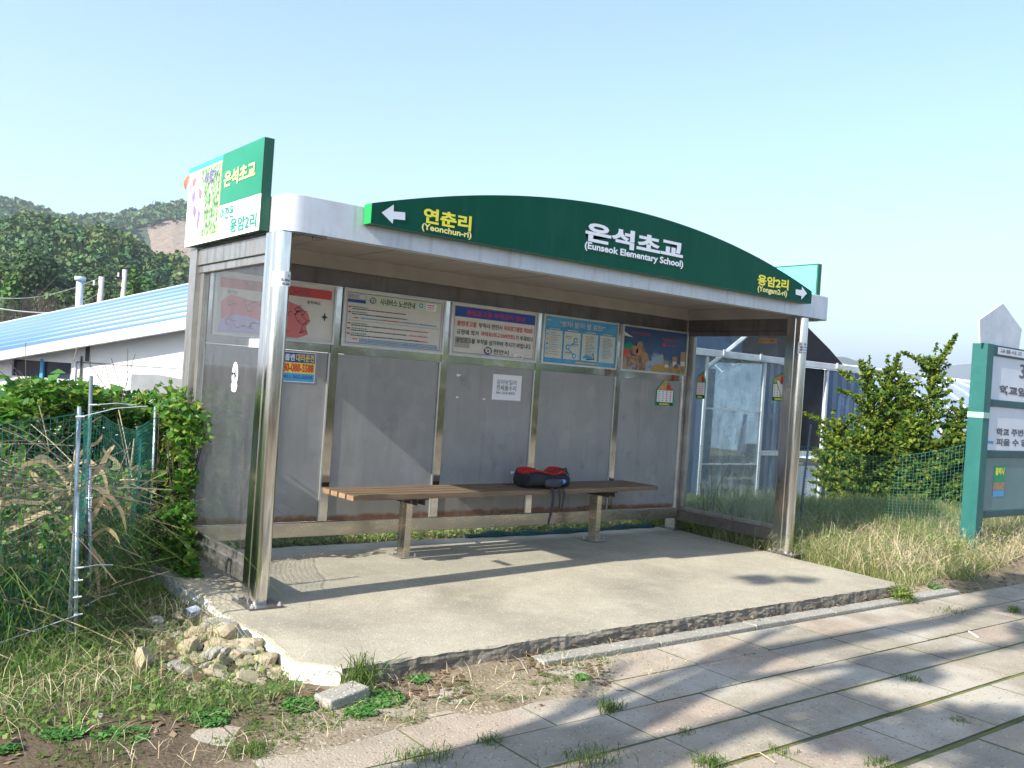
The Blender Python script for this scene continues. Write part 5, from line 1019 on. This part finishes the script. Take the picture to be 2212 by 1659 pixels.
# shade net roof: a tent rising to the left
def tent(xs, zs, y0, y1, m, name):
    mb = MB()
    for i in range(len(xs)-1): mb.add([(xs[i], y0, zs[i]), (xs[i+1], y0, zs[i+1]), (xs[i+1], y1, zs[i+1]), (xs[i], y1, zs[i])], [(0, 1, 2, 3)], m)
    mb.add([(x, y0+.001, z) for x, z in zip(xs, zs)]+[(xs[-1], y0+.001, 1.99), (xs[0], y0+.001, 1.99)], [tuple(range(len(xs)+2))], m); return mb.build(name)
xs = [4.0, 5.3, 6.3, 7.1, 7.8, 8.45, 9.0, 9.38]; zs = [1.99, 2.55, 2.85, 2.86, 2.70, 2.46, 2.20, 1.99]
adopt(gh, tent(xs[3:], zs[3:], 2.25, 6.0, SN, 'shade_net')); 
vt = MB()
for i in range(4): vt.add([(xs[i], 2.25, zs[i]), (xs[i+1], 2.25, zs[i+1]), (xs[i+1], 6, zs[i+1]), (xs[i], 6, zs[i])], [(0, 1, 2, 3)], VNs)
vt.add([(x, 2.26, z) for x, z in zip(xs[:4], zs[:4])]+[(7.39, 2.26, 1.99)], [(0, 1, 2, 3, 4)], VN); adopt(gh, vt.build('vinyl_roof'))
mb = MB(); mb.tube([(5.9, 2.2, 1.45), (7.6, 2.2, 2.55)], .028, MET, 6); adopt(gh, mb.build('brace'))
mb = MB(); mb.box(7.62, 8.60, 2.045, 2.07, .80, 1.90, SN); adopt(gh, mb.build('net_curtain')) 
mb = MB(); mb.box(3.4, 11, 5.9, 5.98, -.1, 1.95, noisy('dim_back_sheet', (.10, .14, .17), (.16, .21, .24), 2, .7)); adopt(gh, mb.build('back_sheet'))
mb = MB(); mb.box(7.55, 8.59, 2.05, 2.08, .1, .60, noisy('pale_board', (.55, .62, .68), (.48, .55, .62), 3, .5)); mb.box(7.45, 8.55, 2.25, 2.279, .60, .625, MET); mb.box(7.35, 8.55, 2.30, 2.35, .70, .86, MET); adopt(gh, mb.build('low_board'))
for k, (x0, y0, R, hh) in enumerate(((16.5, 8.6, 2.7, 0.25), (17.5, 15.0, 3.0, .4))):
    r = empty('tunnel_greenhouse', ['pale plastic tunnel greenhouse behind the yew bush', 'further plastic tunnel greenhouse showing over the first one'][k], 'greenhouse', (x0, y0+5, -.1), 'plastic tunnel greenhouses'); mb = MB(); n = 20; L = 30; d = Vector((1, .06, 0)).normalized(); s = Vector((.06, -1, 0)).normalized()
    o = Vector((x0, y0, -.1)); arc = [s*(-R*math.cos(math.pi*i/n))+Vector((0, 0, hh+R*.88*math.sin(math.pi*i/n))) for i in range(n+1)]
    mb.add([o+a for a in arc]+[o+d*L+a for a in arc], [(i, i+1, n+2+i, n+1+i) for i in range(n)]+[tuple(range(n+1))], VN2); adopt(r, mb.build('plastic_skin', smooth=False)); mb = MB()
    for q in np.arange(0, L+.1, 1.15): mb.tube([o+d*q+a*1.004 for a in arc], .022, MET, 5)
    adopt(r, mb.build('hoops'))
mb = MB(); mb.box(10.5, 20, 3.3, 3.6, -.8, -.33, M['whitewash']); tag(mb.build('concrete_footing'), 'low pale concrete footing beyond the yew bush', 'footing')
gh.scale = (1.3,)*3; gh.location = (10.285, 4.918, -.553)          # a tall house: eaves 2.7 m over the lower field
# ------------------------------------------------------------------ the house on the left
hs = empty('house', 'low white walled house with a blue ribbed roof on the left', 'house', (0, 8, -.45))
Aa = pp(0, 767, 13.0); Bb = pp(420, 697, 11.8); d_ = (Bb-Aa); 
def ext(a, b, t): return a+(b-a)*t
NL, NR = ext(Aa, Bb, -.5), ext(Aa, Bb, 1.75)
A2 = pp(0, 706, 16.4); B2 = pp(420, 618, 15.4); FL, FR = ext(A2, B2, -.5), ext(A2, B2, 1.75)
BR = noisy('blue_roof_sheet', (.02, .17, .44), (.03, .20, .50), 2, .3, 0, spec=.6); BR2 = mat('blue_roof_rib_sheen', (.11, .36, .62), .4); BRD = mat('blue_roof_groove_shade', (.006, .08, .28), .4)  # grazing sheen on ribs and shade in grooves painted as separate blues
mb = MB(); nrm = (NR-NL).cross(FL-NL).normalized(); 
if nrm.z < 0: nrm = -nrm
prof = []; nr = 8
for i in range(nr):                                                 # ribs running up the slope
    t0 = i/nr; prof += [(t0, 0), (t0+.62/nr, 0), (t0+.70/nr, .055), (t0+.92/nr, .055)]
prof.append((1, 0)); vs = []
for t, h in prof: vs += [NL.lerp(FL, t)+nrm*h, NR.lerp(FR, t)+nrm*h]
mb.add(vs, [(2*i, 2*i+1, 2*i+3, 2*i+2) for i in range(len(prof)-1)], BR); mb.mi(BR2); mb.m = [1 if i % 4 in (2,) else (2 if i % 4 in (1, 3) else 0) for i in range(len(mb.f))]; mb.mi(BRD); adopt(hs, mb.build('roof'))
mb = MB(); up = Vector((0, 0, 1)); wt = noisy('white_trim', (.72, .72, .72), (.62, .62, .63), 3, .5)
def beam(a, b, h0, h1, t, m, mb): 
    n_ = (b-a).cross(up).normalized()*t; mb.add([a+up*h0, b+up*h0, b+up*h1, a+up*h1, a+up*h0+n_, b+up*h0+n_, b+up*h1+n_, a+up*h1+n_], [(0,1,2,3), (7,6,5,4), (0,4,5,1), (3,2,6,7), (1,5,6,2), (0,3,7,4)], m)
beam(NL, NR, -.075, .02, .10, wt, mb); beam(FL, FR, -.02, .07, -.10, wt, mb); adopt(hs, mb.build('roof_trim'))
wallm = noisy('white_wall', (.80, .80, .79), (.70, .71, .71), 1.2, .8, 0, .2, 30)
off = (NR-NL).cross(up).normalized()*-.12; mb = MB()
WL, WR = NL+off, NR+off; zb = -.5
def wq(t, z): p = WL.lerp(WR, t); return Vector((p.x, p.y, z))
def ztop(t): return WL.lerp(WR, t).z-.03
mb.add([wq(0, zb), wq(.215, zb), wq(.215, ztop(.215)), wq(0, ztop(0))], [(0, 1, 2, 3)], wallm)
# opening for the window between t .235 and .385
t0, t1 = .235, .385; z0, z1 = 1.07, 1.33
mb.add([wq(.215, zb), wq(1, zb), wq(1, z0), wq(.215, z0)], [(0, 1, 2, 3)], wallm); mb.add([wq(.215, z0), wq(t0, z0), wq(t0, z1), wq(.215, z1)], [(0, 1, 2, 3)], wallm); mb.add([wq(t1, z0), wq(1, z0), wq(1, z1), wq(t1, z1)], [(0, 1, 2, 3)], wallm); mb.add([wq(.215, z1), wq(1, z1), wq(1, ztop(1)), wq(.215, ztop(.215))], [(0, 1, 2, 3)], wallm)
FW = (FL-NL); mb.add([wq(1, zb), wq(1, ztop(1)), wq(1, ztop(1))+Vector((FW.x, FW.y, 0)), wq(1, zb)+Vector((FW.x, FW.y, 0))], [(0, 1, 2, 3)], wallm); adopt(hs, mb.build('wall'))
mb = MB(); n_ = off.normalized(); wf = MB(); a, b = t0, t1
pa, pb = wq(a, z0), wq(b, z0); ux = (pb-pa); 
def bar(p, q, w_, m, mbb, th=.04):
    d = (q-p).normalized(); s = d.cross(n_).normalized()*w_/2; vs = [p-s-n_*.02, q-s-n_*.02, q+s-n_*.02, p+s-n_*.02]; vs += [v+n_*th for v in vs]; mbb.add(vs, [(0,1,2,3), (7,6,5,4), (0,4,5,1), (1,5,6,2), (2,6,7,3), (3,7,4,0)], m)
for p, q in ((wq(a, z0), wq(b, z0)), (wq(a, z1), wq(b, z1)), (wq(a, z0), wq(a, z1)), (wq(b, z0), wq(b, z1))): bar(p, q, .055, wt, wf)
bar(wq((a+b)/2, z0), wq((a+b)/2, z1), .04, M['blue2'], wf); win = wf.build('window')
gl_ = MB(); g0 = n_*.03; gl_.add([wq(a, z0)+g0, wq(b, z0)+g0, wq(b, z1)+g0, wq(a, z1)+g0], [(0, 1, 2, 3)], noisy('dark_window', (.02, .03, .06), (.05, .05, .07), 3, .08)); q = gl_.build('pane'); q.parent = win; adopt(hs, win)
mb = MB(); e = n_*-.006
mb.add([wq(.52, 1.02)+e, wq(.64, .92)+e, wq(.64, 1.2)+e, wq(.585, 1.235)+e, wq(.52, 1.22)+e], [(0, 1, 2, 3, 4)], noisy('cement_patch', (.27, .28, .29), (.22, .23, .24), 5, .9)); adopt(hs, mb.build('cement_patch'))
mb = MB(); bar(wq(.402, .2), wq(.402, 1.40), .02, M['bracket'], mb, .01); bar(wq(.415, 1.34), wq(.415, 1.55), .045, M['bracket'], mb); adopt(hs, mb.build('downpipe'))
p0 = pp(171, 680, 16); p1 = pp(173, 606, 16); mb = MB(); mb.tube([p0-up*.4, p1], .055, MET, 12); mb.tube([p1, p1+up*.06], .085, MET, 12); adopt(hs, mb.build('flue', smooth=True))
# ------------------------------------------------------------------ poles and wires
def pole(u0, v0, v1, u1, dist, label, arms):
    a = pp(u0, v0, dist); b = pp(u1, v1, dist); r = empty('utility_pole', label, 'utility pole', (a.x, a.y, -2), 'utility poles behind the house'); mb = MB(); mb.tube([(a.x, a.y, -2), (a.x, a.y, b.z)], [.17, .12], noisy('pole_concrete', (.46, .45, .42), (.38, .37, .35), 3, .8), 10); adopt(r, mb.build('shaft', smooth=True))
    mb = MB(); p = Vector((a.x, a.y, b.z))
    for k in range(arms): mb.box(p.x-.5+.1*k, p.x+.5-.1*k, p.y-.05, p.y+.05, p.z-.5-.5*k, p.z-.42-.5*k, M['bracket']); mb.tube([(p.x-.3+.3*k, p.y, p.z-.42-.5*k), (p.x-.3+.3*k, p.y, p.z-.2-.5*k)], .05, M['pale'], 6)
    if arms: adopt(r, mb.build('crossarm'))
    return p
pA = pole(216, 655, 598, 220, 45, 'shorter plain concrete pole rising behind the blue roof', 1)
pB = pole(266, 640, 582, 269, 52, 'taller concrete pole with crossarms behind the blue roof', 2)
def wire(a, b, sag, r, label):
    mb = MB(); mb.tube([a.lerp(b, t)-up*sag*4*t*(1-t) for t in np.linspace(0, 1, 20)], r, M['bframe'], 4); tag(mb.build('wire'), label, 'wire', 'overhead wires by the house')
wire(pp(-150, 588, 60), pA, 1.2, .016, 'upper overhead wire running to the shorter pole'); wire(pp(-150, 600, 60), pA-up*.7, 1.6, .014, 'lower overhead wire running to the shorter pole'); wire(pp(-100, 642, 22), pp(150, 676, 18), .1, .012, 'thick pale cable dropping behind the roof edge')
wire(pp(1870, 797, 60), pp(2400, 745, 60), .3, .02, 'faint overhead wire crossing the sky behind the yew bush')
# ------------------------------------------------------------------ hills
def skyline(pts, dist, depth, seed, amp, fw=0.0, base=-8, nx_=220, ny_=26):
    us = [p[0] for p in pts]; vv = [p[1] for p in pts]; V = []
    for j in range(ny_):
        t = j/(ny_-1)
        for i in range(nx_):
            u = us[0]+(us[-1]-us[0])*i/(nx_-1); v = float(np.interp(u, us, vv)); D = dist-depth*(1-t) if t <= .8 else dist+depth*(t-.8)*2
            p = pp(u, v, dist); q = pp(u, 829, D); prof = math.sin(min(t/.8, 1)*math.pi/2)**1.1 if t <= .8 else 1-(t-.8)*1.5
            z = base+(p.z-base)*prof + amp*float(vnoise(q.x, q.y, 3.5/dist*2, seed))*(math.sin(min(t, .8)/.8*math.pi))
            V.append((q.x, q.y, z))
    F = [(j*nx_+i, j*nx_+i+1, (j+1)*nx_+i+1, (j+1)*nx_+i) for j in range(ny_-1) for i in range(nx_-1)]
    return np.array(V), np.array(F)
def hill(name, pts, dist, depth, seed, amp, m, **k):
    V, F = skyline(pts, dist, depth, seed, amp, **k); o = qmesh(name, V, F, [m]); o.data.polygons.foreach_set("use_smooth", [True]*len(F)); tag(o, kind='structure'); return V
HM = noisy('hill_floor', (.05, .055, .025), (.07, .06, .035), .05, .95); FM = noisy('far_hill_woods', (.035, .06, .03), (.05, .075, .04), .03, .95, c3=(.07, .08, .055))
near = [(-700, 520), (-300, 500), (-100, 480), (0, 474), (50, 472), (110, 484), (140, 497), (200, 500), (235, 492), (270, 500), (320, 520), (340, 517), (400, 530), (440, 545), (560, 600), (900, 700), (1300, 760), (1600, 840)]
far = [(-700, 470), (-300, 440), (-60, 425), (0, 437), (30, 441), (60, 457), (100, 470), (200, 468), (270, 466), (340, 452), (420, 450), (500, 490), (560, 560), (900, 640), (1300, 700), (1700, 830)]
near = [(u, v+72+min(28, max(0, (u-200)*.4))) for u, v in near]; far = [(u, v+34) for u, v in far]
Vn = hill('wooded_hill', near, 230, 150, 3, 4, HM); Vf = hill('far_ridge', far, 560, 220, 4, 10, FM)
def crowns(Vh, n, rmin, rmax, leaf, per, frac=(.05, .8), ulim=None, seed=1, nx_=220, ny_=26):
    r = np.random.default_rng(seed); out = []
    i = r.uniform(0, nx_-2, n); j = r.uniform(frac[0]*(ny_-1), frac[1]*(ny_-1), n); g3 = Vh.reshape(ny_, nx_, 3)
    i0 = i.astype(int); j0 = j.astype(int); fi = (i-i0)[:, None]; fj = (j-j0)[:, None]
    P = g3[j0, i0]*(1-fi)*(1-fj)+g3[j0, i0+1]*fi*(1-fj)+g3[j0+1, i0]*(1-fi)*fj+g3[j0+1, i0+1]*fi*fj
    C = np.array(CAM); dv = P-C; M3 = np.array(_M); q = dv @ M3; uu = 1106+FPX*q[:, 0]/-q[:, 2]
    k = (uu > -650) & (uu < 1000) if ulim is None else (uu > ulim[0]) & (uu < ulim[1])
    P = P[k]; R = r.uniform(rmin, rmax, len(P)); Hs = R*r.uniform(.75, 1.35, len(P)); n2 = len(P)*per
    d = r.normal(size=(n2, 3)); d /= np.linalg.norm(d, axis=1)[:, None]; d[:, 2] = np.abs(d[:, 2])*1.0-.25
    lob = 1+.22*np.sin(d[:, 0]*5+np.repeat(r.uniform(0, 6, len(P)), per))*np.cos(d[:, 1]*6)
    rad = np.repeat(R, per)*lob*r.uniform(.78, 1.05, n2); c = np.repeat(P, per, 0)+np.stack([d[:, 0]*rad, d[:, 1]*rad, d[:, 2]*np.repeat(Hs, per)*lob+np.repeat(Hs, per)*.25], 1)
    n_ = d.copy(); S = leaf*r.uniform(.6, 1.4, n2)
    N = r.normal(size=(n2, 3))*.55+n_; N /= np.linalg.norm(N, axis=1)[:, None]; A = np.cross(N, r.normal(size=(n2, 3))); A /= np.linalg.norm(A, axis=1)[:, None]; B = np.cross(N, A)
    # one tree is one tint: a tiny sliver ties its leaves to the same island is not needed; tint is chosen per crown
    a = A*S[:, None]*.6; b = B*S[:, None]*.5
    V = np.stack([c-a, c-b, c+a, c+b], 1).reshape(-1, 3); F = (np.arange(n2)*4)[:, None]+np.array([0, 1, 2, 3]); tint = np.repeat(r.integers(0, 5, len(P)), per)
    return V, F, tint
FMs = [leafy('wood_tint_%s' % s, [tuple(x*k for x in c) for k in (.75, 1, 1.3)], .15) for s, c in (('olive', (.072, .125, .028)), ('dark', (.036, .080, .022)), ('green', (.055, .135, .028)), ('ochre', (.100, .135, .036)), ('pine', (.034, .098, .034)))]
V, F, tn = crowns(Vn, 7000, 1.2, 2.5, .55, 80, (.02, .82), seed=4); o = qmesh('wooded_hillside', V, F, FMs, tn); tag(o, 'dense mixed green woodland covering the near hill', 'woodland', kind='stuff')
V, F, tn = crowns(Vf, 5600, 2.6, 4.6, 1.9, 40, (.25, .82), seed=6); 
cc = V.reshape(-1, 4, 3).mean(1); q = (cc-np.array(CAM)) @ np.array(_M); uu = 1106+FPX*q[:, 0]/-q[:, 2]; v_ = 829.5-FPX*q[:, 1]/-q[:, 2]
bare = (uu > 292) & (uu < 600) & (v_ > 474+.0*uu+np.abs(uu-350)*.12+6*vnoise(uu*.05, uu*0, 1, 5))
k = ~bare; F2 = (np.arange(k.sum())*4)[:, None]+np.array([0, 1, 2, 3]); o = qmesh('far_woods', V.reshape(-1, 4, 3)[k].reshape(-1, 3), F2, FMs, tn[k]); tag(o, 'distant woodland along the far ridge', 'woodland', kind='stuff')
# the cleared slope lies on the ridge as its own skin of bare earth
Vb, Fb = skyline([(225, 530), (270, 512), (310, 497), (350, 490), (400, 494), (640, 590)], 525, 190, 9, 6, nx_=80); o = qmesh('cleared_slope', Vb, Fb, [noisy('bare_earth', (.27, .20, .17), (.20, .155, .12), .6, .95, c3=(.09, .10, .05), detail=9)]); o.data.polygons.foreach_set("use_smooth", [True]*len(Fb)); tag(o, kind='structure')
rA = [(1100, 815), (1500, 800), (1700, 775), (1820, 776), (1850, 786), (1880, 797), (1950, 840), (2100, 880)]; rB = [(1500, 860), (1900, 830), (1930, 812), (1960, 806), (1990, 815), (2030, 806), (2060, 793), (2090, 790), (2160, 800), (2300, 790), (2600, 800), (3000, 780)]
hill('distant_hill', rA, 1300, 300, 5, 8, FM, nx_=120); hill('distant_mountain', rB, 3000, 700, 6, 30, FM, nx_=120)
# trees below the hill, beyond the house
def tree(name, label, pos, h, R, n, leaf, m, group=None, cone=False, trunk=.12, seed=1):
    r = empty(name, label, 'tree', tuple(pos), group); rd = np.random.default_rng(seed); d = rd.normal(size=(n, 3)); d /= np.linalg.norm(d, axis=1)[:, None]
    if cone:
        t = rd.uniform(0, 1, n); lay = np.floor(t*7)/7+rd.uniform(0, .08, n); rad = R*(1-lay)*rd.uniform(.3, 1.05, n)+.1; P = np.stack([d[:, 0]*rad, d[:, 1]*rad, h*(.15+.85*lay)+rd.normal(0, .04*h, n)-.15*rad], 1)
    else:
        nb = 16; cb = rd.normal(size=(nb, 3))*np.array([.5, .5, .35]); k = rd.integers(0, nb, n); P = cb[k]*R+d*R*.42*rd.uniform(.7, 1.05, n)[:, None]; P[:, 2] = P[:, 2]*.9+h*.62
    P += np.array(pos); adopt(r, qmesh('crown', *leaves(P, leaf, .4, 1.3, d), [m])); mb = MB(); b = Vector(pos); mb.tube([b, b+Vector((.1, 0, h*.4)), b+Vector((0, 0, h*.8))], [trunk, trunk*.8, trunk*.3], M['bark'], 8)
    for a in range(6): t = a*1.05; s = b+Vector((0, 0, h*(.3+.07*a))); mb.tube([s, s+Vector((math.cos(t)*R*.6, math.sin(t)*R*.6, h*.2))], [trunk*.4, trunk*.1], M['bark'], 5)
    adopt(r, mb.build('trunk')); return r
p = pp(22, 700, 62); tree('pine_tree', 'bright green pine at the far left edge below the hill', (p.x, p.y, -2), p.z+2+2.6, 3.6, 11000, .25, M['pine'], 'pines behind the blue roof', True, seed=2)
p = pp(285, 640, 66); tree('pine_tree', 'bright green pine between the flue and the taller pole', (p.x, p.y, -2), p.z+2+1.4, 3.0, 11000, .25, M['pine'], 'pines behind the blue roof', True, seed=3)
p = pp(75, 650, 75); tree('broadleaf_tree', 'rounded olive tree left of the flue', (p.x, p.y, -2), 11, 4.2, 15000, .27, FMs[0], 'broadleaf trees behind the blue roof', seed=4)
p = pp(145, 640, 80); tree('broadleaf_tree', 'rounded olive tree just behind the flue', (p.x, p.y, -2), 11.6, 4.2, 15000, .27, FMs[1], 'broadleaf trees behind the blue roof', seed=5)
p = pp(340, 620, 78); tree('broadleaf_tree', 'rounded dark tree right of the taller pole', (p.x, p.y, -2), 11.6, 4.0, 15000, .27, FMs[2], 'broadleaf trees behind the blue roof', seed=6)
r = empty('bare_thicket', 'leafless brown brush behind the left end of the blue roof', 'brush', tuple(pp(150, 700, 34))); mb = MB(); c = pp(150, 690, 34); rd = random.Random(4)
sx = Vector((math.cos(CAM and -.658), math.sin(-.658), 0))
for _ in range(900):
    b = c+sx*rd.uniform(-2.6, 2.8)+Vector((0, rd.uniform(-1, 1), -2)); hgt = rd.uniform(1.6, 2.6)+.35*math.sin(b.x*2); L = Vector((rd.uniform(-.5, .5), rd.uniform(-.3, .3), hgt)); mb.tube([b, b+L*.5+Vector((rd.uniform(-.1, .1), 0, 0)), b+L], [.018, .012, .006], M['brush'], 3, False)
adopt(r, mb.build('twigs'))
# ------------------------------------------------------------------ across the road, seen only in the polished steel
for x in np.arange(-22, 40, 4.5):
    n = 1500; P = np.stack([rng.normal(x, 1.5, n), rng.normal(-15.5, .8, n), rng.uniform(-.3, 1, n)**1*2.6], 1); s_ = empty('roadside_bush', 'bush on the far side of the road', 'bush', (float(x), -15.5, -.3), 'bushes across the road'); adopt(s_, qmesh('foliage', *leaves(P, .22, .3, 1.3), [(M['yew'], FMs[1], M['brush'], FMs[3])[int(x*2) % 4]]))
# roadside trees left of the view, whose shadows fall over the paving
def street_tree(x, y, H, label, limbs, seed, blobs):
    rd = random.Random(seed); r = empty('street_tree', label, 'tree', (x, y, -.15), 'roadside trees left of the view'); mb = MB(); b = Vector((x, y, -.15)); tr = [b]
    for k in range(1, 7): tr.append(Vector((x+rd.uniform(-.05, .05)*k, y+rd.uniform(-.05, .05)*k, H*k/6)))
    mb.tube(tr, [.16, .155, .15, .14, .12, .09, .03], M['bark'], 10); P = []
    for dx, dy, z0, dz, rr_ in limbs: mb.tube([Vector((x, y, z0)), Vector((x+dx*.5, y+dy*.5, z0+dz*.6)), Vector((x+dx, y+dy, z0+dz))], [rr_, rr_*.75, rr_*.35], M['bark'], 7)
    for bx, by, bz, rad, n in blobs:
        for _ in range(n): d = Vector((rd.gauss(0, 1), rd.gauss(0, 1), rd.gauss(0, 1))).normalized()*rad*rd.uniform(.1, 1)**.5; P.append((bx+d.x, by+d.y, bz+d.z*.7))
    adopt(r, mb.build('trunk', smooth=True)); adopt(r, qmesh('crown', *leaves(np.array(P), .11, .3, 1.3), [M['vine']]))
def up_sun(x, y, z):
    "the point at height z whose shadow falls at x, y on the paving"
    t = (z+.1)/SUN.z; return (x+SUN.x*t, y+SUN.y*t, z)
TX = -5.6
def cast(pts, n=500, rad=.35): return [(*up_sun(*p), rad*p3, int(n*p3*p3)) for (*p, p3) in pts]
street_tree(TX, -2.15+.1*TX-.0, 8.5, 'slim roadside tree nearest the base', [(.8, .5, 3.5, 2.0, .06), (-.7, .4, 4.6, 1.8, .05), (.3, -.9, 5, 2, .05), (.5, -.5, 2.6, 2.4, .05)], 3, cast([(6.6, -1.6, 6.5, 1.6), (7.6, -1.9, 7.2, 1.8), (5.9, -1.9, 5.6, 1.0), (4.0, -.62, 7.4, .34), (4.4, -.75, 7.4, .30), (7.2, -2.8, 7.4, 1.4)], 420, .42))
street_tree(TX-1.5, -2.60+.1*(TX-1.5), 8.0, 'leaning roadside tree behind the slim one', [(.6, -.6, 2.4, 2.2, .09), (-.5, .9, 3.9, 2.4, .06), (.4, -1.1, 4.4, 1.6, .06), (.7, .4, 1.6, 2.2, .05)], 5, cast([(1.9, -2.75, 5.5, .9), (2.4, -3.25, 5.8, 1.1), (3.0, -2.3, 6.1, .6), (5.0, -2.6, 6.4, 1.2), (5.8, -3.4, 7.1, 1.3), (1.2, -3.6, 4.8, .8), (4.1, -2.9, 6.1, .5)], 420, .42))
# ------------------------------------------------------------------ air
mb = MB(); mb.box(-3600, 4600, -3600, 4600, -14, 250, M["paper"]); hz = bpy.data.meshes.new('haze')
vs = mb.v; hz.from_pydata(vs, [], mb.f); hm = bpy.data.materials.new('haze_air'); hm.use_nodes = True; N = hm.node_tree.nodes; N.clear()
o_ = N.new("ShaderNodeOutputMaterial"); pv = N.new("ShaderNodeVolumePrincipled"); pv.inputs["Color"].default_value = (.80, .88, 1, 1); pv.inputs["Density"].default_value = .0005; pv.inputs["Anisotropy"].default_value = .2
hm.node_tree.links.new(pv.outputs[0], o_.inputs["Volume"]); hz.materials.append(hm); ho = bpy.data.objects.new('haze', hz); col.objects.link(ho); tag(ho, 'thin pale haze in the air over the valley', 'haze', kind='stuff')
